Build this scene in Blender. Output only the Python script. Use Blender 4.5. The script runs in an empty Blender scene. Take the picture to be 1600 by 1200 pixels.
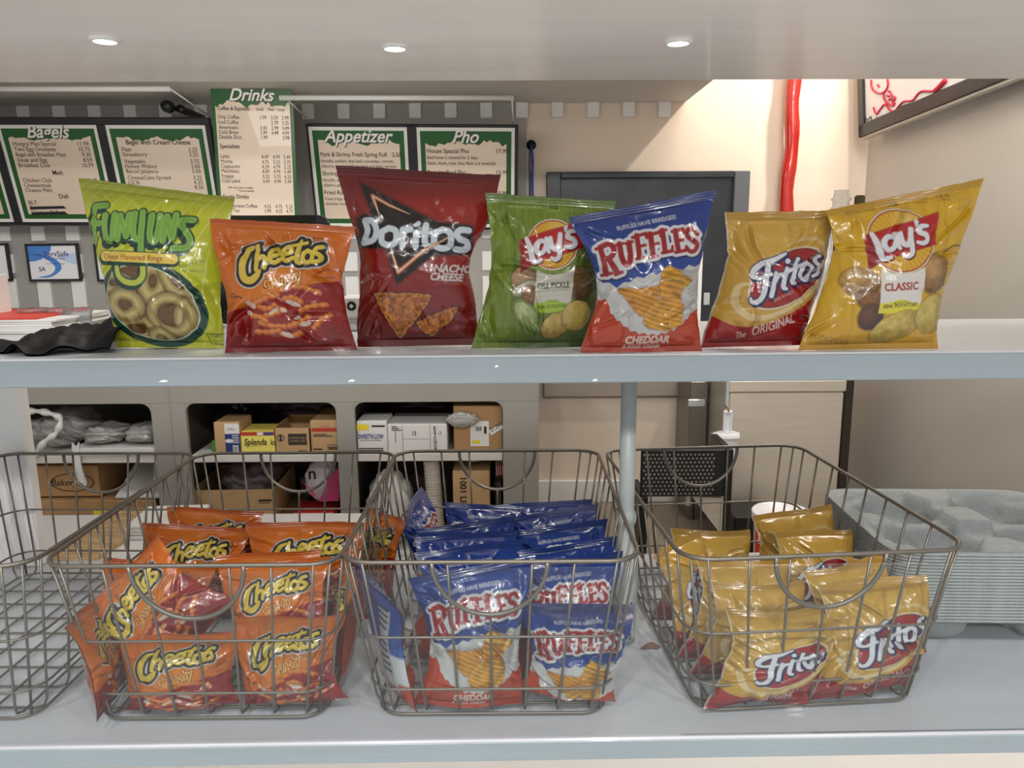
import bpy, math, random
import numpy as np
from mathutils import Vector, Matrix, Euler

C = bpy.context.scene.collection
PI = math.pi
R = math.radians

# ------------------------------------------------------------------ camera
CAM = Vector((0.0, 0.0, 1.35))
PITCH, ROLL, F = R(10.6), R(-0.38), 1200.0
CM = (Matrix.Rotation(PI / 2 - PITCH, 3, 'X') @ Matrix.Rotation(ROLL, 3, 'Z'))
cam_data = bpy.data.cameras.new('camera')
cam = bpy.data.objects.new('camera', cam_data)
C.objects.link(cam)
cam.matrix_world = Matrix.Translation(CAM) @ CM.to_4x4()
cam_data.sensor_width = 36.0
cam_data.lens = 36.0 * F / 1600.0
cam_data.clip_start = 0.02
bpy.context.scene.camera = cam


def ray(px, py):
    return CM @ Vector(((px - 800) / F, (600 - py) / F, -1.0))


def at(px, py, Y):
    d = ray(px, py)
    return CAM + d * (Y / d.y)


def atz(px, py, z):
    d = ray(px, py)
    return CAM + d * ((z - CAM.z) / d.z)


def atx(px, py, x):
    d = ray(px, py)
    return CAM + d * (x / d.x)


# ------------------------------------------------------------------ colours and materials
def lin(c):
    return tuple(((v / 255.0) / 12.92 if v / 255.0 <= 0.04045 else ((v / 255.0 + 0.055) / 1.055) ** 2.4) for v in c)


MATS = {}


def mat(name, rgb=None, rough=0.5, metal=0.0, spec=0.5, var=0.0, scale=20.0, bump=0.0, bscale=60.0,
        attr=None, emit=None, estr=1.0, trans=0.0, alpha=1.0, coat=0.0, stretch=None, ior=1.45):
    if name in MATS:
        return MATS[name]
    m = bpy.data.materials.new(name)
    m.use_nodes = True
    nt = m.node_tree
    b = nt.nodes['Principled BSDF']
    b.inputs['Roughness'].default_value = rough
    b.inputs['Metallic'].default_value = metal
    b.inputs['Specular IOR Level'].default_value = spec
    b.inputs['Transmission Weight'].default_value = trans
    b.inputs['Alpha'].default_value = alpha
    b.inputs['Coat Weight'].default_value = coat
    b.inputs['IOR'].default_value = ior
    if rgb is not None:
        b.inputs['Base Color'].default_value = (*lin(rgb), 1)
    tc = nt.nodes.new('ShaderNodeTexCoord')
    vec = tc.outputs['Object']
    if stretch:
        mp = nt.nodes.new('ShaderNodeMapping')
        mp.inputs['Scale'].default_value = stretch
        nt.links.new(vec, mp.inputs['Vector'])
        vec = mp.outputs['Vector']
    if attr:
        a = nt.nodes.new('ShaderNodeAttribute')
        a.attribute_name = attr
        nt.links.new(a.outputs['Color'], b.inputs['Base Color'])
    if var > 0 and rgb is not None:
        n = nt.nodes.new('ShaderNodeTexNoise')
        n.inputs['Scale'].default_value = scale
        n.inputs['Detail'].default_value = 5
        nt.links.new(vec, n.inputs['Vector'])
        r = nt.nodes.new('ShaderNodeValToRGB')
        lo = [max(0, c * (1 - var)) for c in lin(rgb)]
        hi = [min(1, c * (1 + var)) for c in lin(rgb)]
        r.color_ramp.elements[0].color = (*lo, 1)
        r.color_ramp.elements[1].color = (*hi, 1)
        r.color_ramp.elements[0].position = 0.3
        r.color_ramp.elements[1].position = 0.7
        nt.links.new(n.outputs['Fac'], r.inputs['Fac'])
        nt.links.new(r.outputs['Color'], b.inputs['Base Color'])
    if bump > 0:
        n2 = nt.nodes.new('ShaderNodeTexNoise')
        n2.inputs['Scale'].default_value = bscale
        n2.inputs['Detail'].default_value = 4
        nt.links.new(vec, n2.inputs['Vector'])
        bp = nt.nodes.new('ShaderNodeBump')
        bp.inputs['Strength'].default_value = bump
        bp.inputs['Distance'].default_value = 0.01
        nt.links.new(n2.outputs['Fac'], bp.inputs['Height'])
        nt.links.new(bp.outputs['Normal'], b.inputs['Normal'])
    if emit is not None:
        b.inputs['Emission Color'].default_value = (*lin(emit), 1)
        b.inputs['Emission Strength'].default_value = estr
    MATS[name] = m
    return m


# ------------------------------------------------------------------ mesh builder
class MB:
    def __init__(s):
        s.v, s.f, s.mi, s.sm = [], [], [], []

    def add(s, vs, fs, mi=0, smooth=False):
        o = len(s.v)
        s.v += [tuple(v) for v in vs]
        for f in fs:
            s.f.append(tuple(o + i for i in f))
            s.mi.append(mi)
            s.sm.append(smooth)
        return s

    def box(s, lo, hi, mi=0, bev=0.0, M=None):
        x0, y0, z0 = lo
        x1, y1, z1 = hi
        if bev <= 0:
            vs = [Vector(p) for p in ((x0, y0, z0), (x1, y0, z0), (x1, y1, z0), (x0, y1, z0),
                                      (x0, y0, z1), (x1, y0, z1), (x1, y1, z1), (x0, y1, z1))]
            fs = [(3, 2, 1, 0), (4, 5, 6, 7), (0, 1, 5, 4), (1, 2, 6, 5), (2, 3, 7, 6), (3, 0, 4, 7)]
        else:
            b = min(bev, (x1 - x0) / 2.01, (y1 - y0) / 2.01, (z1 - z0) / 2.01)
            vs, fs, idx = [], [], {}
            for ix, x in enumerate((x0, x1)):
                for iy, y in enumerate((y0, y1)):
                    for iz, z in enumerate((z0, z1)):
                        sx, sy, sz = (b if ix == 0 else -b), (b if iy == 0 else -b), (b if iz == 0 else -b)
                        for k, p in enumerate(((x, y + sy, z + sz), (x + sx, y, z + sz), (x + sx, y + sy, z))):
                            idx[(ix, iy, iz, k)] = len(vs)
                            vs.append(Vector(p))
            g = lambda a, b_, c, k: idx[(a, b_, c, k)]
            fs += [(g(0, 0, 0, 0), g(0, 0, 1, 0), g(0, 1, 1, 0), g(0, 1, 0, 0)), (g(1, 0, 0, 0), g(1, 1, 0, 0), g(1, 1, 1, 0), g(1, 0, 1, 0)),
                   (g(0, 0, 0, 1), g(1, 0, 0, 1), g(1, 0, 1, 1), g(0, 0, 1, 1)), (g(0, 1, 0, 1), g(0, 1, 1, 1), g(1, 1, 1, 1), g(1, 1, 0, 1)),
                   (g(0, 0, 0, 2), g(0, 1, 0, 2), g(1, 1, 0, 2), g(1, 0, 0, 2)), (g(0, 0, 1, 2), g(1, 0, 1, 2), g(1, 1, 1, 2), g(0, 1, 1, 2))]
            for a in (0, 1):
                for c in (0, 1):
                    fs.append((g(a, c, 0, 0), g(a, c, 1, 0), g(a, c, 1, 1), g(a, c, 0, 1)))
                    fs.append((g(a, 0, c, 0), g(a, 1, c, 0), g(a, 1, c, 2), g(a, 0, c, 2)))
                    fs.append((g(0, a, c, 1), g(1, a, c, 1), g(1, a, c, 2), g(0, a, c, 2)))
            for a in (0, 1):
                for b_ in (0, 1):
                    for c in (0, 1):
                        fs.append((g(a, b_, c, 0), g(a, b_, c, 1), g(a, b_, c, 2)))
        if M is not None:
            vs = [M @ v for v in vs]
        return s.add(vs, fs, mi)

    def tube(s, path, r, seg=8, closed=False, mi=0, caps=True):
        pts = [Vector(p) for p in path]
        n = len(pts)
        rs = r if isinstance(r, (list, tuple)) else [r] * n
        vs, fs = [], []
        up = None
        for i in range(n):
            a = pts[i - 1] if (i > 0 or closed) else pts[i]
            b = pts[(i + 1) % n] if (i < n - 1 or closed) else pts[i]
            t = (b - a).normalized()
            if up is None:
                up = t.orthogonal().normalized()
            up = (up - t * up.dot(t)).normalized()
            w = t.cross(up)
            for k in range(seg):
                q = 2 * PI * k / seg
                vs.append(pts[i] + (up * math.cos(q) + w * math.sin(q)) * rs[i])
        m = n if closed else n - 1
        off = 0
        if closed:
            # best match of the last ring to the first
            a0 = vs[0] - pts[0]
            best = min(range(seg), key=lambda k: (vs[(n - 1) * seg + k] - pts[-1] - a0).length)
            off = best
        for i in range(m):
            j = (i + 1) % n
            for k in range(seg):
                k2 = (k + 1) % seg
                if closed and j == 0:
                    fs.append((i * seg + (k + off) % seg, i * seg + (k2 + off) % seg, j * seg + k2, j * seg + k))
                else:
                    fs.append((i * seg + k, i * seg + k2, j * seg + k2, j * seg + k))
        if caps and not closed:
            fs.append(tuple(range(seg - 1, -1, -1)))
            fs.append(tuple((n - 1) * seg + k for k in range(seg)))
        return s.add(vs, fs, mi, True)

    def lathe(s, prof, seg=32, mi=0, c=(0, 0, 0), M=None, smooth=True):
        vs, fs = [], []
        for (r, z) in prof:
            for k in range(seg):
                q = 2 * PI * k / seg
                v = Vector((c[0] + r * math.cos(q), c[1] + r * math.sin(q), c[2] + z))
                vs.append(M @ v if M else v)
        for i in range(len(prof) - 1):
            for k in range(seg):
                k2 = (k + 1) % seg
                fs.append((i * seg + k, i * seg + k2, (i + 1) * seg + k2, (i + 1) * seg + k))
        return s.add(vs, fs, mi, smooth)

    def prism(s, poly, y0, y1, mi=0, M=None):
        """polygon in x,z (counter-clockwise seen from -y) extruded along y"""
        n = len(poly)
        vs = [Vector((p[0], y0, p[1])) for p in poly] + [Vector((p[0], y1, p[1])) for p in poly]
        fs = [tuple(range(n)), tuple(range(2 * n - 1, n - 1, -1))]
        for i in range(n):
            j = (i + 1) % n
            fs.append((i, n + i, n + j, j))
        if M is not None:
            vs = [M @ v for v in vs]
        return s.add(vs, fs, mi)

    def grid(s, fn, nu, nv, mi=0, smooth=True, flip=False, tri=False):
        vs = [fn(i / nu, j / nv) for j in range(nv + 1) for i in range(nu + 1)]
        w = nu + 1
        fs = []
        for j in range(nv):
            for i in range(nu):
                q = (j * w + i, j * w + i + 1, (j + 1) * w + i + 1, (j + 1) * w + i)
                for t in (((q[0], q[1], q[2]), (q[0], q[2], q[3])) if tri else (q,)):
                    fs.append(t[::-1] if flip else t)
        return s.add(vs, fs, mi, smooth)

    def text(s, body, x, z, size, y=0.0, align='LEFT', mi=0, bold=0.0, shear=0.0, M=None, rot=0.0, sx=1.0):
        vs, fs = glyphs(body, bold, shear)
        if not vs:
            return s
        w = max(v[0] for v in vs)
        ox = {'LEFT': 0, 'CENTER': -w / 2, 'RIGHT': -w}[align]
        cr, sr = math.cos(rot), math.sin(rot)
        out = []
        for (a, b) in vs:
            a, b = (a + ox) * size * sx, b * size
            v = Vector((x + a * cr - b * sr, y, z + a * sr + b * cr))
            out.append(M @ v if M is not None else v)
        return s.add(out, fs, mi)

    def build(s, name, mats, parent=None, M=None):
        me = bpy.data.meshes.new(name)
        me.from_pydata(s.v, [], s.f)
        for m in (mats if isinstance(mats, (list, tuple)) else [mats]):
            me.materials.append(m)
        me.polygons.foreach_set('material_index', s.mi)
        me.polygons.foreach_set('use_smooth', s.sm)
        me.update()
        o = bpy.data.objects.new(name, me)
        C.objects.link(o)
        if parent is not None:
            o.parent = parent
        if M is not None:
            o.matrix_basis = M
        return o


_GL = {}


def glyphs(body, bold=0.0, shear=0.0):
    """outline letters of Blender's built-in face as flat triangles; size 1"""
    k = (body, bold, shear)
    if k not in _GL:
        c = bpy.data.curves.new('t', 'FONT')
        c.body = body
        c.size = 1.0
        c.offset = bold
        c.shear = shear
        c.resolution_u = 3
        c.fill_mode = 'FRONT'
        o = bpy.data.objects.new('t', c)
        m = o.to_mesh()
        vs = [(v.co.x, v.co.y) for v in m.vertices]
        fs = [tuple(p.vertices) for p in m.polygons]
        o.to_mesh_clear()
        bpy.data.objects.remove(o)
        bpy.data.curves.remove(c)
        if vs:
            x0 = min(v[0] for v in vs)
            vs = [(v[0] - x0, v[1]) for v in vs]
        _GL[k] = (vs, fs)
    return _GL[k]


# ------------------------------------------------------------------ things, parts
def tag(o, label=None, cat=None, group=None, kind=None):
    if label:
        o['label'] = label
    if cat:
        o['category'] = cat
    if group:
        o['group'] = group
    if kind:
        o['kind'] = kind
    return o


def thing(name, label, cat, loc=(0, 0, 0), rot=(0, 0, 0), group=None, M=None):
    o = bpy.data.objects.new(name, None)
    o.empty_display_size = 0.02
    C.objects.link(o)
    if M is not None:
        o.matrix_world = M
    else:
        o.location = loc
        o.rotation_euler = rot
    return tag(o, label, cat, group)


def struct(o):
    o['kind'] = 'structure'
    return o


def dup_tree(o, parent=None):
    c = o.copy()
    C.objects.link(c)
    c.parent = parent
    for ch in o.children:
        dup_tree(ch, c)
    return c


def smooth_path(pts, n=8, closed=False):
    """Catmull-Rom through points of any dimension"""
    P = [np.array(p, float) for p in pts]
    out = []
    N = len(P)
    rng = range(N) if closed else range(N - 1)
    for i in rng:
        p0 = P[i - 1] if (i > 0 or closed) else P[0]
        p1, p2 = P[i], P[(i + 1) % N]
        p3 = P[(i + 2) % N] if (i + 2 < N or closed) else P[-1]
        for k in range(n):
            t = k / n
            out.append(0.5 * ((2 * p1) + (-p0 + p2) * t + (2 * p0 - 5 * p1 + 4 * p2 - p3) * t * t
                              + (-p0 + 3 * p1 - 3 * p2 + p3) * t ** 3))
    if not closed:
        out.append(P[-1])
    return [tuple(p) for p in out]
# ------------------------------------------------------------------ printed film: a small signed-distance painter
def vnoise(X, Y, sc, seed, octv=3):
    rs = np.random.RandomState(seed)
    out = np.zeros_like(X)
    amp, tot = 1.0, 0.0
    for o in range(octv):
        L = rs.rand(64, 64)
        x, y = X / sc * (2 ** o) + 17.3 * o, Y / sc * (2 ** o) + 5.1 * o
        xi, yi = np.floor(x).astype(int), np.floor(y).astype(int)
        fx, fy = x - xi, y - yi
        fx, fy = fx * fx * (3 - 2 * fx), fy * fy * (3 - 2 * fy)
        g = lambda a, b: L[(yi + b) % 64, (xi + a) % 64]
        out += amp * ((g(0, 0) * (1 - fx) + g(1, 0) * fx) * (1 - fy) + (g(0, 1) * (1 - fx) + g(1, 1) * fx) * fy)
        tot += amp
        amp *= 0.5
    return out / tot - 0.5


def edge_fn(pts):
    P = np.array(smooth_path(pts, 10))
    d = np.concatenate([[0], np.cumsum(np.hypot(*np.diff(P, axis=0).T))])
    d /= d[-1]
    return lambda t: (np.interp(t, d, P[:, 0]), np.interp(t, d, P[:, 1]))


INK = 0.53      # the film's inks absorb more than the colours mixed below


class Sheet:
    """one face of a bag: the outline (left and right edge, top to bottom) and the print on it"""

    def __init__(s, L, Rr, nu, nv, ox, oy, sc, base):
        s.ink = INK
        s.L, s.R, s.nu, s.nv = edge_fn(L), edge_fn(Rr), nu, nv
        u = (np.arange(2 * nu) + 0.5) / (2 * nu)
        v = (np.arange(2 * nv) + 0.5) / (2 * nv)
        s.S, s.T = np.meshgrid(u, v)
        lx, ly = s.L(v)
        rx, ry = s.R(v)
        X = lx[:, None] + (rx - lx)[:, None] * s.S
        Y = ly[:, None] + (ry - ly)[:, None] * s.S
        s.X, s.Y = (X - ox) * sc, (Y - oy) * sc
        s.px = float(np.mean(np.abs(np.diff(s.X, axis=1))))
        s.buf = np.ones(s.X.shape + (3,)) * np.array(lin(base))

    def cov(s, d):
        return np.clip(0.5 - d / s.px, 0, 1)

    def paint(s, m, col, a=1.0):
        c = np.array(lin(col)) if len(np.shape(col)) == 1 else col
        m = (m * a)[..., None]
        s.buf = s.buf * (1 - m) + c * m

    def stroke(s, paths, r=10.0, dx=0, dy=0, pad=40):
        D = np.full(s.X.shape, 1e3)
        for p in paths:
            P = [(q[0] + dx, q[1] + dy, q[2] if len(q) > 2 else r) for q in p]
            if len(P) == 1:
                P = P * 2
            xs, ys, rr = [q[0] for q in P], [q[1] for q in P], max(q[2] for q in P) + pad
            m = (s.X > min(xs) - rr) & (s.X < max(xs) + rr) & (s.Y > min(ys) - rr) & (s.Y < max(ys) + rr)
            if not m.any():
                continue
            x, y, d = s.X[m], s.Y[m], D[m]
            for a, b in zip(P[:-1], P[1:]):
                vx, vy = b[0] - a[0], b[1] - a[1]
                t = np.clip(((x - a[0]) * vx + (y - a[1]) * vy) / (vx * vx + vy * vy + 1e-9), 0, 1)
                d = np.minimum(d, np.hypot(x - a[0] - t * vx, y - a[1] - t * vy) - (a[2] + (b[2] - a[2]) * t))
            D[m] = d
        return D

    def curve(s, pts, n=6):
        return smooth_path(pts, n)

    def ell(s, cx, cy, rx, ry, rot=0):
        c, q = math.cos(R(rot)), math.sin(R(rot))
        x, y = (s.X - cx) * c + (s.Y - cy) * q, -(s.X - cx) * q + (s.Y - cy) * c
        k = np.hypot(x / rx, y / ry)
        return (k - 1) * min(rx, ry) * (0.5 + 0.5 * np.minimum(1, 1 / np.maximum(k, .2)))

    def poly(s, pts):
        n = len(pts)
        D = np.full(s.X.shape, 1e9)
        ins = np.zeros(s.X.shape, bool)
        for i in range(n):
            a, b = pts[i], pts[(i + 1) % n]
            vx, vy = b[0] - a[0], b[1] - a[1]
            t = np.clip(((s.X - a[0]) * vx + (s.Y - a[1]) * vy) / (vx * vx + vy * vy + 1e-9), 0, 1)
            D = np.minimum(D, np.hypot(s.X - a[0] - t * vx, s.Y - a[1] - t * vy))
            if a[1] != b[1]:
                ins ^= ((a[1] > s.Y) != (b[1] > s.Y)) & (s.X < (b[0] - a[0]) * (s.Y - a[1]) / (b[1] - a[1]) + a[0])
        return np.where(ins, -D, D)

    def text(s, body, x, y, size, rot=0.0, bold=0.0, shear=0.0, sx=1.0, align='LEFT', arc=0.0):
        """coverage of a line of lettering, baseline start at x, y"""
        vs, fs = glyphs(body, bold, shear)
        V = np.array(vs)
        w = V[:, 0].max()
        V = V * np.array([sx * size, size]) - np.array([{'LEFT': 0, 'CENTER': w / 2, 'RIGHT': w}[align] * sx * size, 0])
        if arc:
            a = V[:, 0] / arc
            V = np.stack([np.sin(a) * (arc + V[:, 1]), np.cos(a) * (arc + V[:, 1]) - arc], 1)
        c, q = math.cos(R(rot)), math.sin(R(rot))
        P = np.stack([x + V[:, 0] * c - V[:, 1] * q, y - (V[:, 0] * q + V[:, 1] * c)], 1)
        step = s.px * 0.5
        lo = P.min(0) - 2 * step
        n = np.ceil((P.max(0) + 2 * step - lo) / step).astype(int) + 1
        A = np.zeros((n[1], n[0]), np.float32)
        for f in fs:
            p = (P[list(f)] - lo) / step
            x0, y0 = np.floor(p.min(0)).astype(int)
            x1, y1 = np.ceil(p.max(0)).astype(int) + 1
            gx, gy = np.meshgrid(np.arange(x0, x1), np.arange(y0, y1))
            pos = np.ones(gx.shape, bool)
            neg = np.ones(gx.shape, bool)
            for i in range(len(p)):
                a, b = p[i], p[(i + 1) % len(p)]
                e = (b[0] - a[0]) * (gy - a[1]) - (b[1] - a[1]) * (gx - a[0])
                pos &= e >= 0
                neg &= e <= 0
            A[y0:y1, x0:x1] = np.maximum(A[y0:y1, x0:x1], (pos | neg))
        # light blur, then sample
        B = A.copy()
        B[1:-1, 1:-1] = (A[1:-1, 1:-1] * 2 + A[:-2, 1:-1] + A[2:, 1:-1] + A[1:-1, :-2] + A[1:-1, 2:]) / 6
        gx, gy = (s.X - lo[0]) / step, (s.Y - lo[1]) / step
        ok = (gx > 0) & (gx < n[0] - 2) & (gy > 0) & (gy < n[1] - 2)
        xi, yi = np.where(ok, gx, 0).astype(int), np.where(ok, gy, 0).astype(int)
        fx, fy = gx - xi, gy - yi
        v = (B[yi, xi] * (1 - fx) + B[yi, xi + 1] * fx) * (1 - fy) + (B[yi + 1, xi] * (1 - fx) + B[yi + 1, xi + 1] * fx) * fy
        return np.where(ok, v, 0)

    def scribble(s, x, y, w, h, col, rot=0.0, lines=1, gap=1.6, seed=1, a=0.8):
        """lettering too small to read in the photo: rows of short strokes"""
        rs = random.Random(seed)
        ps = []
        c, q = math.cos(R(rot)), math.sin(R(rot))
        for k in range(lines):
            t = 0
            while t < w:
                l = h * rs.uniform(.5, 1.0)
                for (a0, b0, a1, b1) in ((t, 0, t, -h), (t, -h * rs.choice([0, .5, 1]), t + l * .7, -h * rs.choice([0, .5, 1]))):
                    ps.append([(x + a0 * c + (b0 + k * h * gap) * -q * -1 * 0 + (b0 + k * h * gap) * q, y - a0 * q + (b0 + k * h * gap) * c),
                               (x + a1 * c + (b1 + k * h * gap) * q, y - a1 * q + (b1 + k * h * gap) * c)])
                t += l + h * .25 + (h * .5 if rs.random() < .2 else 0)
        s.paint(s.cov(s.stroke(ps, h * .13, pad=6)), col, a)

    def colours(s):
        return s.buf.reshape(s.nv, 2, s.nu, 2, 3).mean((1, 3)) * s.ink


def film():
    return mat('bag_film', (200, 200, 200), rough=0.21, spec=0.5, attr='print', coat=0.35, bump=0.05, bscale=120)


def bag_mesh(name, sh, k, T, seed, org=None, crush=1.0, bend=0.0, wave=0.004, lumps=1.0, folds=8, seal=0.055, warp=None, backcol=None):
    """pillow bag from a printed sheet: k metres per sheet pixel, T thickness. Local: x right, z up, front towards -y."""
    rs = np.random.RandomState(seed)
    nu, nv = sh.nu, sh.nv
    v = np.linspace(0, 1, nv)
    u = np.linspace(0, 1, nu)
    S, V = np.meshgrid(u, v)
    lx, ly = sh.L(v)
    rx, ry = sh.R(v)
    PX = lx[:, None] + (rx - lx)[:, None] * S
    PY = ly[:, None] + (ry - ly)[:, None] * S
    if org is None:
        org = ((PX.min() + PX.max()) / 2, (PY.min() + PY.max()) / 2)
    X, Z = (PX - org[0]) * k, (org[1] - PY) * k
    U = 2 * S - 1
    Hh = (Z.max() - Z.min())
    Wd = (X.max() - X.min())
    tt = np.clip((V - seal) / (1 - seal - 0.04), 0, 1)
    e = np.clip(4 * tt * (1 - tt), 0, 1) ** 0.55 * (0.82 + 0.36 * tt)
    c = (1 - np.abs(U) ** 2.4) ** 0.75
    D = T / 2 * e * c
    edge = (1 - np.abs(U) ** 8)
    inside = np.clip(tt * 14, 0, 1) * np.clip((1 - tt) * 14, 0, 1)
    A = np.zeros_like(D)
    # chips pushing from inside
    A += lumps * 0.006 * vnoise(X, Z, 0.034, seed + 1, 3) * inside * edge
    # gathers under the two seals
    for (q, dec) in ((tt, 0.16), (1 - tt, 0.10)):
        g = np.zeros_like(D)
        for i in range(7):
            fr = rs.uniform(3, 14)
            g += np.sin(fr * U + rs.uniform(0, 6) + 1.5 * q * rs.uniform(-1, 1)) / (fr ** .6)
        A += 0.0022 * crush * g * np.exp(-q / dec) * np.clip(q * 25, 0, 1) * edge
    # sharp creases running in from the sides and the corners
    for i in range(int(folds * 1.6)):
        side = rs.choice([-1, 1])
        u0, t0 = side * rs.uniform(.75, 1.0), rs.uniform(0.04, .96)
        if rs.rand() < .4:
            t0 = rs.choice([.06, .95])
            u0 = rs.uniform(-1, 1)
        x0 = np.interp((u0 + 1) / 2, [0, 1], [X.min(), X.max()]) * .9
        z0 = Z.max() - t0 * Hh
        ang = math.atan2((Z.mean() - z0) + rs.uniform(-.04, .04), -x0 * 0.8 + rs.uniform(-.03, .03))
        L = rs.uniform(.02, .07)
        dx, dz = math.cos(ang), math.sin(ang)
        a = (X - x0) * dx + (Z - z0) * dz
        b = -(X - x0) * dz + (Z - z0) * dx + 0.006 * np.sin(a * 60 + rs.uniform(0, 6))
        wd = rs.uniform(.003, .008)
        prof = np.clip(1 - np.abs(b) / wd, 0, 1) - 0.5 * np.clip(1 - np.abs(b - wd * 1.3) / wd, 0, 1)
        A += rs.choice([-1, 1, -1]) * 0.0032 * crush * rs.uniform(.5, 1.2) * prof * np.clip(1 - np.abs(a / L - .4) / .75, 0, 1) * inside
    A += 0.0012 * crush * np.abs(vnoise(X, Z, 0.016, seed + 5, 2)) * inside * edge
    D = np.maximum(D + A, 0.0004)
    # ribbed heat seals
    zt = V * Hh
    rib = 0.00025 * np.sin(zt * 2 * PI / 0.0032) * np.clip((seal - V) * 60, 0, 1)
    D = D + np.maximum(rib, -0.0003)
    off = wave * np.sin(U * rs.uniform(2, 3.2) + rs.uniform(0, 6)) * np.exp(-V / .12)
    off += 0.6 * wave * np.sin(U * rs.uniform(2, 4) + rs.uniform(0, 6)) * np.exp(-(1 - V) / .08)
    off += bend * (1 - V) ** 2.2
    Zj = Z + 0.0012 * vnoise(X, Z * 0 + .3, 0.01, seed + 8, 2) * np.exp(-V / .03)
    Xj = X + 0.003 * crush * vnoise(Z, X * 0 + .1, 0.02, seed + 9, 3) * np.abs(U) ** 4 * np.clip(V * 8, 0, 1)
    F_ = np.stack([Xj, off - D, Zj], -1)
    st = 5
    iu = np.unique(np.append(np.arange(0, nu, st), nu - 1))
    iv = np.unique(np.append(np.arange(0, nv, st), nv - 1))
    Db = np.maximum(T / 2 * e * c * .9 + lumps * 0.006 * vnoise(X, Z, 0.03, seed + 31, 2) * inside * edge, 0.0004)
    Bk = np.stack([Xj, off + Db, Zj], -1)[np.ix_(iv, iu)]
    if warp is not None:
        F_, Bk = warp(F_), warp(Bk)
    col = sh.colours()
    n1 = nu * nv
    bu, bv = len(iu), len(iv)
    cb = np.repeat(np.median(col, axis=1)[iv][:, None], bu, 1) if backcol is None else backcol(S[np.ix_(iv, iu)], V[np.ix_(iv, iu)]) * INK
    co = np.concatenate([F_.reshape(-1, 3), Bk.reshape(-1, 3)]).astype(np.float32)
    cc = np.concatenate([col.reshape(-1, 3), cb.reshape(-1, 3)])
    cc = np.concatenate([cc, np.ones((len(cc), 1))], 1).astype(np.float32)
    a = (np.arange(nv - 1)[:, None] * nu + np.arange(nu - 1)[None]).reshape(-1)
    f1 = np.stack([a, a + nu, a + nu + 1, a + 1], 1)
    a = n1 + (np.arange(bv - 1)[:, None] * bu + np.arange(bu - 1)[None]).reshape(-1)
    f2 = np.stack([a, a + 1, a + bu + 1, a + bu], 1)
    fs = np.concatenate([f1, f2]).astype(np.int32)
    me = bpy.data.meshes.new(name)
    me.vertices.add(len(co))
    me.vertices.foreach_set('co', co.reshape(-1))
    me.loops.add(fs.size)
    me.loops.foreach_set('vertex_index', fs.reshape(-1))
    me.polygons.add(len(fs))
    me.polygons.foreach_set('loop_start', np.arange(0, fs.size, 4, dtype=np.int32))
    me.polygons.foreach_set('use_smooth', np.ones(len(fs), bool))
    me.update(calc_edges=True)
    at_ = me.color_attributes.new('print', 'FLOAT_COLOR', 'POINT')
    at_.data.foreach_set('color', cc.reshape(-1))
    me.materials.append(film())
    me.validate()
    return me


# ------------------------------------------------------------------ the prints
WHITE = (226, 226, 222)


def zig(pts, amp, per):
    """a line with a saw-tooth edge"""
    out = []
    P = np.array(smooth_path(pts, 12))
    d = np.concatenate([[0], np.cumsum(np.hypot(*np.diff(P, axis=0).T))])
    n = int(d[-1] / per * 2)
    for i in range(n + 1):
        q = d[-1] * i / n
        x, y = np.interp(q, d, P[:, 0]), np.interp(q, d, P[:, 1])
        out.append((x, y + (amp if i % 2 else -amp)))
    return out


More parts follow.
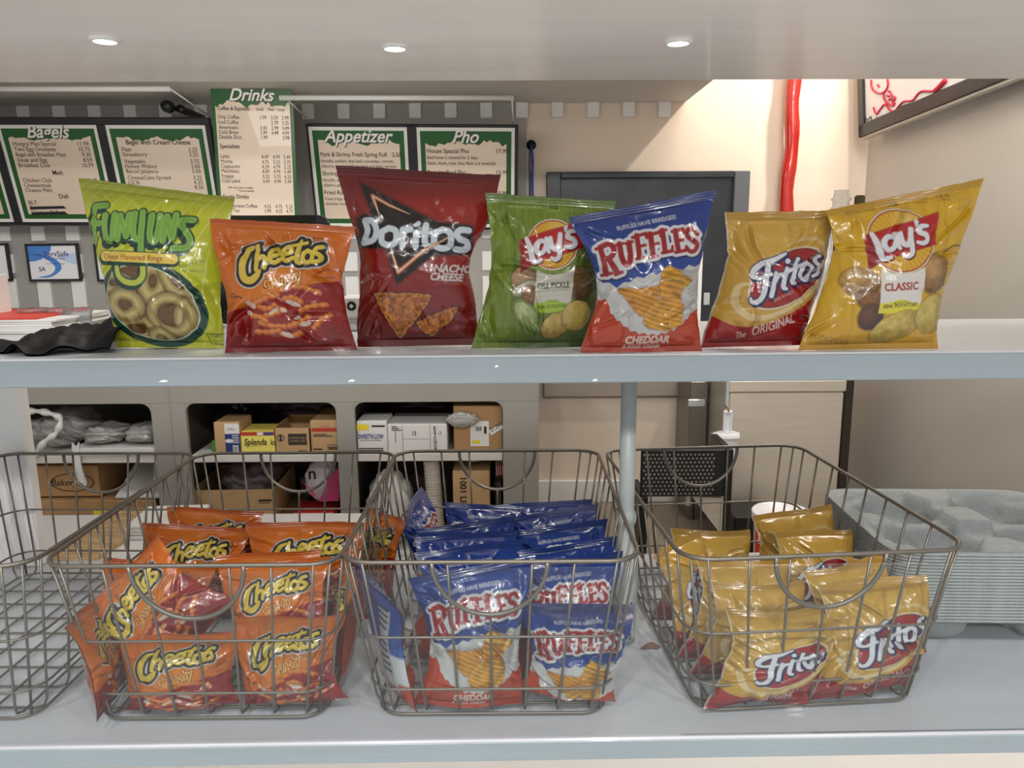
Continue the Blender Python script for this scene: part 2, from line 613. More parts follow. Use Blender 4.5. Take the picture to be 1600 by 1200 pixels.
def print_onion(nu, nv):
    s = Sheet([(133, 291), (152, 370), (166, 430), (176, 490), (182, 553)], [(374, 322), (360, 400), (352, 450), (351, 500), (352, 556)],
              nu, nv, 120, 270, 4.0, (196, 202, 44))
    # pale slanting lines
    for k in range(-2, 16):
        x = -150 + k * 92
        p = s.curve([(x + 420, 80), (x + 250, 180), (x + 120, 330), (x, 620), (x - 60, 1180)])
        s.paint(s.cov(s.stroke([p], 2.6)), (226, 230, 140), .75)
    # the window with rings
    win = s.ell(522, 855, 300, 212, 24)
    s.paint(s.cov(s.ell(522, 860, 352, 258, 22)), (14, 66, 52))
    s.paint(s.cov(win - 6), (214, 220, 190))
    inner = s.cov(win)
    s.paint(inner, (106, 76, 38))
    s.paint(inner, (90, 62, 34), .8 * (vnoise(s.X, s.Y, 90, 3) > .05))
    for (cx, cy, rx, ry, rot, w) in ((300, 730, 95, 45, 10, 26), (560, 720, 55, 90, 10, 30), (720, 700, 75, 120, -30, 28), (430, 1010, 110, 55, 10, 26), (760, 960, 60, 90, 0, 28),
                                     (365, 862, 88, 64, 5, 30), (655, 925, 112, 100, 25, 30), (560, 1080, 60, 50, 0, 24)):
        d = np.abs(s.ell(cx, cy, rx, ry, rot)) - w
        m = s.cov(d) * inner
        sh_ = np.clip(-d / w, 0, 1)[..., None]
        n = vnoise(s.X, s.Y, 16, cx)[..., None]
        s.paint(s.cov(d - 7) * inner, (70, 50, 24), .5)
        s.paint(m, np.array(lin((132, 108, 56))) * (1 - sh_) + np.array(lin((204, 188, 122))) * sh_ + n * .06)
    let = [[(258, 260), (190, 266), (178, 330), (166, 480)], [(184, 372), (222, 368)],
           s.curve([(262, 322), (258, 420), (272, 470), (300, 470), (314, 420), (320, 318)]),
           [(345, 470), (356, 325), (400, 450), (412, 318)],
           s.curve([(442, 312), (440, 410), (452, 462), (480, 468)]), s.curve([(490, 305), (490, 420), (492, 540)]),
           s.curve([(545, 322), (542, 430), (556, 480), (580, 478), (590, 420), (594, 324)]),
           [(622, 480), (634, 330), (672, 465), (684, 320)],
           s.curve([(786, 352), (726, 350), (712, 378), (752, 430), (776, 480), (752, 520), (682, 524)])]
    d, g = s.stroke(let, 19), s.stroke(let, 21, -16, 24)
    s.paint(s.cov(np.minimum(d - 9, g - 6)), (14, 62, 50))
    s.paint(s.cov(s.stroke(let, 12, 10, 10) - 0) * s.cov(d), (150, 190, 70), .5)
    s.paint(s.cov(d), (122, 172, 70))
    s.paint(np.clip(1 - np.abs(d + 6) / 5, 0, 1) * s.cov(d), (168, 206, 100), .5)
    s.paint(s.text('R', 800, 374, 22), (20, 60, 40))
    s.paint(s.cov(np.abs(s.ell(806, 366, 13, 13)) - 1.5), (20, 60, 40))
    hook = [s.curve([(505, 630), (500, 690), (460, 728), (395, 725), (345, 690), (334, 640)])]
    s.paint(s.cov(np.minimum(s.stroke(hook, 20) - 7, s.stroke(hook, 20, -10, 20) - 4)), (14, 62, 50))
    s.paint(s.cov(s.stroke(hook, 17)), (190, 200, 80))
    b = s.stroke([[(245, 566), (684, 590)]], 30)
    s.paint(s.cov(s.stroke([[(238, 582), (684, 598)]], 40)), (14, 62, 50))
    s.paint(s.cov(b - 6), (14, 62, 50))
    s.paint(s.cov(b), (236, 206, 92))
    s.paint(s.text('Onion Flavored Rings', 242, 584, 47, -2.6, .012, sx=.93), (150, 42, 28))
    s.paint(s.text('BRAND', 562, 544, 20, -3, .01), (16, 60, 46))
    s.scribble(722, 640, 150, 15, (50, 70, 20), 14, 1, seed=4)
    s.scribble(735, 664, 110, 11, (50, 70, 20), -2, 1, seed=5)
    s.paint(s.cov(np.abs(s.poly([(838, 1046), (955, 1056), (950, 1122), (850, 1112)])) - 2.5), (34, 70, 30))
    s.paint(s.text('100', 858, 1072, 38, -4, .01, sx=1.1), (34, 70, 30))
    s.paint(s.text('CALORIES', 856, 1096, 17, -4, .01), (34, 70, 30))
    s.paint(s.text('PER PKG', 868, 1116, 17, -4, .01), (34, 70, 30))
    s.paint(s.cov(s.stroke([[(256, 1085), (276, 1068), (290, 1085), (256, 1085)], [(300, 1085), (300, 1070), (318, 1076), (316, 1086), (300, 1085)]], 2)), (60, 80, 20))
    s.paint(np.clip((.035 - s.T) * 60, 0, 1) * .5, (150, 160, 30))
    s.ink = 0.62
    return s


def print_cheese(nu, nv):
    s = Sheet([(329, 345), (340, 400), (354, 455), (357, 500), (352, 556)], [(560, 360), (549, 400), (540, 440), (543, 490), (560, 553)],
              nu, nv, 310, 320, 4.8, (214, 108, 20))
    low = s.poly([(100, 880)] + s.curve([(235, 832), (420, 775), (560, 720), (760, 655), (960, 612), (1120, 596)]) + [(1300, 560), (1300, 1300), (100, 1300)])
    n = vnoise(s.X, s.Y, 60, 8)
    s.paint(s.cov(low + n * 14), (150, 20, 14))
    s.paint(np.clip((s.Y - 900) / 260, 0, 1) * s.cov(low), (120, 18, 18), .7)
    s.paint(np.clip(1 - np.hypot(s.X - 650, (s.Y - 560) * .9) / 420, 0, 1) * s.cov(-low), (236, 148, 36), .55)
    # puffs
    puffs = [[(720, 640), (840, 645), (960, 692)], [(822, 812), (910, 780), (1000, 775)], [(905, 940), (960, 880), (1020, 850)], [(512, 898), (600, 925), (692, 930)],
             [(470, 968), (560, 972), (650, 960)], [(722, 930), (790, 905), (872, 858)], [(500, 780), (580, 800), (640, 770)], [(560, 850), (640, 830), (700, 800)], [(450, 850), (520, 860), (560, 890)],
             [(650, 700), (560, 725), (480, 760)], [(690, 730), (760, 720), (820, 750)], [(660, 985), (740, 1000), (800, 980)]]
    for i, p in enumerate(puffs):
        q = [(a, b, 18 + 5 * math.sin(j * 1.7 + i)) for j, (a, b) in enumerate(s.curve(p, 7))]
        d = s.stroke([q], 15) + vnoise(s.X, s.Y, 12, i) * 12
        s.paint(s.cov(d - 6), (110, 16, 14), .55)
        s.paint(s.cov(d), (196, 88, 24))
        s.paint(np.clip(-(s.stroke([q], 15, -3, -5) + 3) / 10, 0, 1), (236, 150, 60), .75)
    for (cx, cy, rx, ry, ro) in ((440, 770, 46, 20, 30), (430, 830, 30, 16, 20), (622, 815, 50, 12, -35), (695, 812, 26, 15, 10), (785, 868, 20, 13, -30), (840, 912, 40, 18, -10), (706, 992, 48, 18, 20), (760, 760, 60, 18, 18)):
        s.paint(s.cov(s.ell(cx, cy, rx, ry, ro) + vnoise(s.X, s.Y, 14, cx) * 8), (228, 214, 196), .85)
    let = [s.curve([(480, 352, 10), (436, 376, 18), (402, 430, 24), (386, 510, 27), (402, 575, 27), (452, 592, 26), (498, 558, 22), (520, 524, 12)]),
           s.curve([(508, 340, 12), (500, 420, 17), (494, 515, 15)]), s.curve([(500, 450), (536, 418), (562, 440), (556, 500)], 5),
           s.curve([(600, 420), (654, 400), (650, 372), (622, 366), (594, 396), (596, 444), (626, 464), (664, 442)]),
           s.curve([(688, 406), (744, 386), (740, 358), (712, 354), (684, 384), (686, 430), (716, 450), (754, 430)]),
           s.curve([(812, 300, 8), (796, 360, 17), (784, 440, 17), (806, 468, 14), (830, 455, 10)]), [(742, 342, 10), (856, 318, 12)],
           s.curve([(862, 376), (896, 398), (892, 446), (858, 464), (828, 440), (832, 396)]) + [(862, 376)],
           s.curve([(966, 350), (930, 358), (914, 386), (948, 408), (962, 436), (940, 456), (902, 458)])]
    d = s.stroke(let, 15.5, pad=60)
    s.paint(s.cov(d - 37), (66, 34, 18), .5)
    s.paint(s.cov(d - 33), (224, 220, 214))
    s.paint(s.cov(d - 25), (36, 24, 22))
    s.paint(s.cov(d), (238, 214, 84))
    s.paint(s.cov(s.stroke(let, 8, 3, 5)) * s.cov(d), (214, 182, 60), .6)
    s.paint(s.text('Crunchy', 552, 662, 106, 16, .11, .2, .78), (84, 22, 12))
    s.paint(s.text('Crunchy', 552, 662, 106, 16, .07, .2, .78), (255, 214, 110))
    s.paint(s.text('Crunchy', 552, 662, 106, 16, .012, .2, .78), (170, 30, 20))
    s.paint(s.text('MADE WITH', 945, 292, 18, -4, .02, align='CENTER'), (50, 20, 12))
    s.paint(s.text('REAL CHEESE!', 940, 318, 24, -6, .02, align='CENTER', arc=160), (50, 20, 12))
    s.paint(s.text('GUARANTEED FRESH', 1000, 526, 25, 12, .0, align='CENTER', arc=150, sx=.85), (70, 26, 14))
    s.paint(s.text('UNTIL PRINTED', 998, 578, 18, 2, .01, align='CENTER', sx=.9), (70, 26, 14))
    s.paint(s.cov(s.stroke([s.curve([(282, 716), (292, 690), (312, 690)]), s.curve([(300, 712), (312, 720), (322, 700), (336, 718), (350, 706), (372, 718), (384, 722)])], 4)), (40, 20, 14))
    s.paint(s.cov(np.abs(s.poly([(972, 925), (1100, 915), (1106, 1030), (980, 1040)])) - 2), (90, 16, 14))
    s.paint(s.text('100', 985, 982, 60, 2, .01, sx=.95), (90, 16, 14))
    s.scribble(990, 1008, 95, 14, (90, 16, 14), 2, 2, seed=9)
    s.scribble(240, 1082, 250, 20, (92, 14, 14), -1, 1, seed=2)
    s.scribble(240, 1010, 200, 10, (100, 16, 14), -1, 2, seed=3, a=.5)
    s.paint(np.clip((.045 - s.T) * 60, 0, 1), (170, 66, 22), .6)
    s.ink = 0.55
    return s


def print_nacho(nu, nv):
    s = Sheet([(531, 270), (545, 330), (563, 390), (567, 440), (561, 500), (558, 550)], [(786, 285), (768, 350), (742, 400), (737, 430), (746, 490), (752, 548)],
              nu, nv, 520, 250, 3.75, (150, 30, 24))
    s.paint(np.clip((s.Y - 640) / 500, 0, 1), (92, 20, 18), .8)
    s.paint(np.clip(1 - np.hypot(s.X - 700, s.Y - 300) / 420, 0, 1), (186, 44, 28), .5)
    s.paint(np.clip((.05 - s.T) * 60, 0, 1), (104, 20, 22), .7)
    tri = s.poly([(188, 178), (420, 300), (640, 412), (832, 430), (812, 588), (604, 600), (404, 762), (366, 620), (346, 556), (214, 552), (150, 520), (176, 480), (160, 376), (230, 362), (262, 372)])
    s.paint(s.cov(tri - 14), (120, 26, 18), .8)
    s.paint(s.cov(tri), (26, 16, 16))
    for (w, c) in ((15, (150, 40, 18)), (9, (214, 132, 46)), (4.5, (240, 226, 200))):
        s.paint(s.cov(s.stroke([[(262, 256, w), (304, 366, 2)], [(262, 256, w), (360, 312, w * .7), (480, 366, 1)]])), c)
    let = [s.curve([(216, 396), (232, 455), (206, 522)]), s.curve([(216, 396), (262, 402), (286, 450), (270, 505), (206, 522)]),
           s.curve([(360, 442), (400, 460), (400, 520), (360, 538), (320, 518), (320, 462)]) + [(360, 442)],
           [(438, 542), (440, 452)], s.curve([(440, 484), (456, 458), (484, 450)]),
           [(512, 548), (516, 470)], [(508, 430, 8), (530, 418, 13)],
           s.curve([(572, 428), (564, 500), (572, 540), (596, 546)]), [(540, 468, 11), (602, 472, 11)],
           s.curve([(664, 452), (706, 472), (704, 540), (660, 558), (618, 536), (620, 474)]) + [(664, 452)],
           s.curve([(808, 456), (764, 454), (742, 478), (762, 506), (796, 520), (800, 552), (772, 566), (736, 562)])]
    d = s.stroke(let, 17.5)
    s.paint(s.cov(d - 10), (22, 14, 16))
    s.paint(s.cov(d), (222, 232, 240))
    for (w, c) in ((15, (150, 40, 18)), (10, (220, 130, 44)), (4, (244, 230, 206))):
        s.paint(s.cov(s.stroke([[(364, 530, 2), (412, 690, w)], [(412, 690, w), (560, 570, w * .8), (712, 488, 2)]])), c)
    s.paint(s.text('NACHO', 612, 688, 58, -2, .03, .2, 1.0), (226, 222, 220))
    s.paint(s.text('CHEESE', 594, 734, 58, -3, .03, .2, .94), (226, 222, 220))
    s.paint(s.text('FLAVORED', 684, 762, 26, -2, 0, .1), (190, 110, 90))
    for i, pts in enumerate(([(276, 816), (440, 812), (592, 826), (520, 930), (404, 1062), (330, 940)], [(510, 980), (620, 930), (742, 894), (690, 970), (580, 1056)])):
        d = s.poly(pts) - 8 + vnoise(s.X, s.Y, 26, i + 3) * 16
        n = vnoise(s.X, s.Y, 15, i + 9, 3)[..., None]
        s.paint(s.cov(d - 10), (64, 14, 12), .6)
        s.paint(s.cov(d), np.clip(np.array(lin((186, 112, 42))) * (1 + n * 2.2), 0, 1))
        s.paint(s.cov(np.abs(d + 6) - 4), (218, 160, 80), .45)
        s.paint(s.cov(d) * (vnoise(s.X, s.Y, 9, i + 40) > .14), (140, 40, 20), .7)
    s.scribble(180, 1090, 120, 14, (60, 14, 14), -1, 1, seed=6, a=.5)
    s.ink = 0.5
    return s


def lay_logo(s, lx, ly, k, cx, cy, r):
    """sun disc, ribbon and script; k scales from the yellow bag's coordinates"""
    f = lambda x, y: ((x - 590) * k + lx, (y - 440) * k + ly)
    d = s.ell(cx, cy, r, r)
    s.paint(s.cov(d - 11 * k), (120, 60, 20), .35)
    s.paint(s.cov(d - 7 * k), (236, 226, 200))
    s.paint(s.cov(d), (172, 40, 26))
    s.paint(s.cov(d + 8 * k), (230, 178, 48))
    ang = np.arctan2(s.Y - cy, s.X - cx)
    s.paint(s.cov(d + 8 * k) * (np.sin(ang * 36) > .25) * np.clip(np.hypot(s.X - cx, s.Y - cy) / r - .25, 0, 1), (190, 130, 30), .7)
    s.paint(np.clip(1 - np.hypot(s.X - cx - r * .3, s.Y - cy + r * .6) / (r * .6), 0, 1) * s.cov(d + 8 * k), (250, 226, 140), .6)
    rib = [f(*p) for p in s.curve([(396, 402), (470, 382), (560, 350), (680, 318), (828, 268)], 5)] + [f(814, 360), f(800, 462)] + \
          [f(*p) for p in s.curve([(800, 462), (700, 492), (600, 520), (480, 562), (394, 616)], 5)] + [f(396, 540), f(384, 440)]
    q = s.poly(rib)
    s.paint(s.cov(q - 5 * k), (110, 20, 16), .5)
    s.paint(s.cov(q), (186, 26, 30))
    s.paint(s.cov(s.poly([f(396, 402), f(450, 390), f(476, 560), f(394, 616)])), (150, 20, 24))
    P = lambda pts, n=6: [(*f(p[0], p[1]), (p[2] if len(p) > 2 else 15) * k) for p in s.curve(pts, n)]
    let = [P([(432, 398, 13), (452, 450, 18), (470, 530, 18), (482, 552, 13), (522, 540, 12)]),
           P([(556, 420, 14), (520, 416, 16), (494, 450, 18), (506, 492, 16), (540, 484, 14), (560, 440, 15)]), P([(562, 400, 14), (566, 460, 15), (578, 486, 11)]),
           P([(588, 396, 14), (596, 450, 17), (622, 466, 15), (644, 430, 14)]), P([(652, 372, 15), (646, 440, 16), (646, 510, 15), (618, 536, 13), (594, 522, 9)]),
           P([(690, 326, 14), (686, 352, 6)], 3), P([(748, 352, 11), (712, 356, 15), (700, 388, 16), (738, 406, 16), (750, 436, 15), (722, 456, 14), (684, 450, 10)])]
    d = s.stroke(let, 15 * k)
    s.paint(s.cov(s.stroke(let, 15 * k, 6 * k, 8 * k) - 2 * k), (120, 14, 20))
    s.paint(s.cov(d), (232, 232, 236))


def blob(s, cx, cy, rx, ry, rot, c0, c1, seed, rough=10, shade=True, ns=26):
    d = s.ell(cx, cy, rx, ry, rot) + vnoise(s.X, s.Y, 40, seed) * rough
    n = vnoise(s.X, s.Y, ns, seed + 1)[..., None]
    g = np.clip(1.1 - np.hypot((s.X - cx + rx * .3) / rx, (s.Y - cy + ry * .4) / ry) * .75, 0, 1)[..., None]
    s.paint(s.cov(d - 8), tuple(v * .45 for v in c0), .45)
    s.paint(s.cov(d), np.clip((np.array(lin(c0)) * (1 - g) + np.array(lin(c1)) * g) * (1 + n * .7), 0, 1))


def print_pickle(nu, nv):
    s = Sheet([(760, 312), (768, 380), (766, 430), (757, 475), (735, 552)], [(962, 325), (952, 390), (936, 440), (932, 490), (928, 551)],
              nu, nv, 720, 290, 4.2857, (112, 132, 28))
    pl = np.sin(s.X / 13 + 3 * vnoise(s.X, s.Y, 200, 5))
    s.paint(np.clip(vnoise(s.X * 5, s.Y * .6, 60, 2) * 2 + .3, 0, 1), (140, 172, 58), .55)
    s.paint(s.cov(np.abs(s.X - 362) - 2) + s.cov(np.abs(s.X - 580) - 1.5) + s.cov(np.abs(s.X - 760) - 1.5), (40, 60, 20), .6)
    s.paint(np.clip((s.X - 700) / 120, 0, 1) * np.clip((s.Y - 150) / 200, 0, 1), (44, 58, 24), .7)
    s.paint(np.clip((s.Y - 780) / 300, 0, 1) * np.clip((s.X - 250) / 200, 0, 1), (44, 72, 24), .75)
    for i in range(40):
        rs = random.Random(i)
        x, y = 350 + rs.uniform(-30, 120), 600 - rs.uniform(0, 120)
        s.paint(s.cov(s.stroke([[(400, 610, 2), (x, y, 1)]], 1.5)), (40, 74, 24), .5)
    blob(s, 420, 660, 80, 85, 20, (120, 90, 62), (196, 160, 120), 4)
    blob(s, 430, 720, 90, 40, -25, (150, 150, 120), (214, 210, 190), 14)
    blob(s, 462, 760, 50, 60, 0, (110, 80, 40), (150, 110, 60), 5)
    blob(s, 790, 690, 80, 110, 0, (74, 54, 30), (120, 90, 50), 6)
    lay_logo(s, 600, 440, 1.0, 612, 436, 158)
    pan = s.poly([(508, 598), (560, 625), (620, 632), (690, 620), (756, 580), (722, 866), (600, 880), (484, 872)])
    s.paint(s.cov(pan), (206, 202, 186))
    s.paint(s.cov(pan) * np.clip((s.Y - 812 + 22 * np.exp(-((s.X - 610) / 50) ** 2)) / 6, 0, 1), (166, 196, 50))
    s.paint(s.text('DILL PICKLE', 514, 722, 52, 2.5, .03, 0, .74), (46, 58, 30))
    s.scribble(512, 744, 200, 14, (120, 124, 110), 3, 1, seed=11)
    s.paint(s.text('REAL POTATOES', 510, 850, 27, 3, .02, .15, .92), (26, 40, 14))
    s.scribble(568, 808, 80, 9, (26, 40, 14), 4, 1, seed=12)
    blob(s, 446, 896, 66, 132, -42, (120, 138, 66), (196, 206, 140), 7, 4)
    s.paint(s.cov(np.abs(s.ell(446, 896, 58, 122, -42)) - 5), (90, 116, 50), .8)
    s.paint(s.cov(s.stroke([[(400, 830, 3), (520, 990, 3)]])), (220, 224, 170), .6)
    blob(s, 630, 962, 108, 76, -38, (150, 122, 56), (206, 180, 96), 8, 14)
    blob(s, 768, 898, 92, 104, 35, (160, 132, 60), (214, 188, 104), 9, 14)
    s.paint(s.text('POTATO CHIPS', 120, 1052, 50, -13, .0, .1, .8), (24, 36, 14), .8)
    s.paint(s.text('NO COLORS', 432, 164, 26, 0, .01, align='CENTER'), (190, 206, 140), .8)
    s.paint(s.text('ARTIFICIAL SOURCES', 436, 198, 26, -1, .01, align='CENTER', sx=.9), (190, 206, 140), .8)
    s.paint(s.poly([(582, 150), (664, 156), (664, 224), (580, 222)]) < 0, (140, 168, 60), .9)
    s.paint(s.text('SINCE', 622, 174, 20, 0, .02, align='CENTER'), (24, 36, 14))
    s.paint(s.text('1938', 624, 208, 40, 0, .03, align='CENTER', sx=.85), (24, 36, 14))
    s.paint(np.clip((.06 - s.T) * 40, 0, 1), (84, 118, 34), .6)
    s.ink = 0.52
    return s


def print_ridge(nu, nv):
    s = Sheet([(887, 338), (912, 385), (930, 430), (930, 475), (918, 510), (903, 549)], [(1117, 298), (1105, 350), (1093, 405), (1088, 450), (1091, 500), (1096, 548)],
              nu, nv, 870, 290, 4.4444, (26, 62, 146))
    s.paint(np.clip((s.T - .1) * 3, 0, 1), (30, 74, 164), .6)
    up = zig([(180, 610), (300, 650), (400, 690), (470, 655), (560, 628), (680, 596), (800, 585), (900, 556), (1000, 545), (1120, 520)], 11, 90)
    s.paint(s.cov(s.poly(up + [(1300, 1300), (0, 1300), (0, 600)])), (216, 216, 214))
    lo = zig([(100, 690), (250, 770), (340, 790), (362, 870), (420, 930), (490, 985), (580, 1012), (690, 1018), (790, 985), (870, 925), (930, 868), (990, 850), (1150, 820)], 9, 62)
    orange = s.poly(lo + [(1300, 1300), (0, 1300)])
    s.paint(s.cov(orange), (206, 68, 26))
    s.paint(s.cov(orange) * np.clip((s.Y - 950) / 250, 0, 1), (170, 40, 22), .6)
    for i, (pts, c0) in enumerate((([(704, 600), (738, 560), (800, 585), (905, 652), (834, 712), (700, 690)], (226, 168, 56)),
                                   ([(416, 712), (540, 716), (700, 690), (640, 830), (556, 882), (500, 820)], (206, 140, 40)),
                                   ([(690, 668), (836, 672), (820, 780), (700, 790)], (216, 150, 46)),
                                   ([(576, 930), (600, 860), (700, 780), (810, 776), (846, 840), (832, 940), (740, 984), (620, 968)], (222, 160, 50)))):
        d = s.poly(pts) - 10 + vnoise(s.X, s.Y, 40, i) * 14
        rid = np.sin((s.Y * (1.0 if i != 1 else 1.3) - s.X * .35 + 8 * np.sin(s.X / 60)) / (5.0 if i == 3 else 7.0))[..., None]
        s.paint(s.cov(d - 7), (120, 66, 16), .4)
        s.paint(s.cov(d), np.clip(np.array(lin(c0)) * (1 + .28 * rid + .9 * vnoise(s.X, s.Y, 50, i + 7)[..., None]), 0, 1))
    R_ = 19
    let = [[(290, 428, R_), (336, 606, R_)], [(308, 614, 12), (368, 600, 12)], [(262, 436, 12), (300, 426, 12)], s.curve([(290, 424, R_), (348, 404, R_), (380, 436, R_), (366, 486, R_), (318, 508, R_)]), [(346, 502, R_), (402, 596, R_)], [(392, 610, 12), (432, 594, 12)],
           s.curve([(418, 404, R_), (430, 490, R_), (452, 540, R_), (484, 520, R_), (480, 396, R_)]), [(394, 414, 11), (440, 402, 11)], [(460, 402, 11), (502, 390, 11)],
           [(534, 350, R_), (546, 496, R_)], [(506, 362, 12), (536, 352, 12), (598, 334, 12), (602, 366, 10)], [(546, 424, 11), (588, 414, 11)], [(520, 508, 11), (570, 496, 11)],
           [(624, 340, R_), (636, 486, R_)], [(598, 350, 12), (690, 328, 12), (692, 356, 10)], [(636, 412, 11), (676, 404, 11)], [(610, 500, 11), (662, 488, 11)],
           [(706, 316, R_), (720, 456, R_)], [(684, 322, 11), (732, 312, 11)], [(700, 468, 12), (770, 454, 13), (774, 424, 10)],
           [(796, 318, R_), (814, 452, R_)], [(774, 324, 12), (852, 306, 12), (852, 332, 10)], [(806, 386, 12), (846, 380, 12)], [(794, 464, 12), (868, 450, 12), (870, 424, 10)],
           s.curve([(950, 340, 14), (918, 304, 15), (882, 318, 17), (884, 356, 18), (920, 380, 19), (944, 412, 19), (930, 450, 17), (896, 456, 15), (874, 428, 13)])]
    d = s.stroke(let, 17)
    s.paint(s.cov(s.stroke(let, 17, 8, 12) - 20), (14, 32, 84), .85)
    s.paint(s.cov(d - 19), (232, 232, 234))
    s.paint(s.cov(d), (176, 26, 36))
    s.paint(np.clip(-(s.stroke(let, 17, 4, 5) + 8) / 8, 0, 1) * s.cov(d), (140, 18, 30), .6)
    s.paint(s.text('RUFFLES HAVE RRRIDGES!', 412, 312, 41, 11, .015, 0, .86), (226, 228, 236))
    s.paint(s.text('CHEDDAR', 466, 1082, 72, 1, .035, .16, .9), (238, 226, 214))
    s.paint(s.text('& SOUR CREAM', 452, 1116, 36, 0, .02, .16, 1.02), (238, 226, 214))
    s.paint(s.text('FLAVORED', 660, 1140, 20, 0, 0, .1), (230, 180, 150), .7)
    s.paint(s.text('POTATO CHIPS', 148, 1132, 30, 1, 0, .05, .85), (230, 150, 120), .7)
    for k in range(5):
        s.scribble(880 + k * 6, 720 + k * 26, 90 - 8 * k, 10, (90, 90, 96), 22, 1, seed=20 + k, a=.6)
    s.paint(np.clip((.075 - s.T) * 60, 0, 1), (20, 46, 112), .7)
    s.ink = 0.47
    return s


def print_corn(nu, nv):
    s = Sheet([(1128, 340), (1131, 375), (1131, 410), (1116, 475), (1102, 515), (1090, 550)], [(1297, 338), (1293, 370), (1281, 440), (1268, 490), (1258, 520), (1251, 546)],
              nu, nv, 1080, 310, 4.615, (214, 166, 66))
    s.paint(np.clip(1 - np.hypot(s.X - 560, s.Y - 330) / 420, 0, 1), (232, 188, 84), .5)
    low = s.poly([(-50, 800)] + s.curve([(60, 830), (140, 872), (230, 922), (340, 946), (480, 930), (640, 866), (800, 772), (900, 660), (1000, 560)]) + [(1200, 500), (1200, 1300), (-50, 1300)])
    s.paint(s.cov(low), (172, 26, 26))
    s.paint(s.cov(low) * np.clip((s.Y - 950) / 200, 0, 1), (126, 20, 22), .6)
    for (p, w, c, a) in (([(420, 640, 4), (310, 656, 16), (276, 730, 24), (310, 830, 26), (410, 884, 22), (560, 858, 18), (740, 764, 14), (880, 650, 8)], 1, (238, 214, 160), .9),
                         ([(400, 690, 3), (330, 740, 8), (360, 820, 8), (470, 850, 6), (640, 800, 3)], 1, (222, 176, 90), .9),
                         ([(600, 400, 2), (740, 340, 10), (860, 340, 16), (930, 420, 12), (930, 520, 4)], 1, (240, 212, 150), .6)):
        s.paint(s.cov(s.stroke([s.curve(p)], 10)), c, a)
    o = s.ell(632, 606, 296, 162, -32)
    s.paint(s.cov(o - 9), (240, 222, 190))
    s.paint(s.cov(o), (30, 24, 40))
    s.paint(s.cov(o + 4), (168, 26, 26))
    let = [s.curve([(618, 436, 9), (540, 476, 16), (450, 508, 19), (398, 552, 19), (388, 592, 17), (420, 606, 11)]), s.curve([(500, 500, 16), (478, 610, 19), (462, 710, 19), (430, 764, 17), (388, 772, 14), (374, 744, 8)]), [(436, 606, 11), (512, 578, 13)],
           [(548, 572, 15), (516, 728, 17)], s.curve([(536, 640, 13), (560, 592, 15), (592, 580, 13)]),
           s.curve([(622, 540, 15), (598, 660, 16), (620, 680, 11)]), [(630, 488, 18)],
           s.curve([(694, 476, 15), (662, 620, 16), (684, 642, 11)]), [(634, 552, 11), (728, 516, 11)],
           s.curve([(768, 500), (800, 528), (782, 590), (744, 616), (716, 588), (732, 526)]) + [(768, 500)],
           s.curve([(886, 452, 12), (852, 462, 15), (842, 498, 16), (872, 530, 16), (868, 574, 15), (824, 594, 11)])]
    d = s.stroke(let, 16)
    s.paint(s.cov(s.stroke(let, 16, 7, 10) - 11), (36, 38, 92))
    s.paint(s.cov(d - 8), (40, 42, 96))
    s.paint(s.cov(d), (238, 238, 242))
    s.paint(s.text('BRAND', 540, 772, 34, 25, .0, .2, 1.3), (230, 180, 160), .9)
    s.paint(s.text('The', 302, 1032, 66, 8, .01, .25, .75), (232, 214, 204))
    s.paint(s.text('ORIGINAL', 420, 1014, 92, 19, .01, .25, .74), (232, 214, 204))
    s.paint(s.text('CORN CHIPS', 412, 1050, 30, 15, .01, .15), (200, 90, 80))
    s.paint(s.cov(np.abs(s.poly([(172, 986), (196, 1058), (120, 1052)])) - 3), (100, 14, 16))
    s.paint(np.clip((.07 - s.T) * 60, 0, 1), (180, 134, 50), .6)
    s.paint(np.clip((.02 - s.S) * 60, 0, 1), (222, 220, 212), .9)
    s.ink = 0.5
    return s


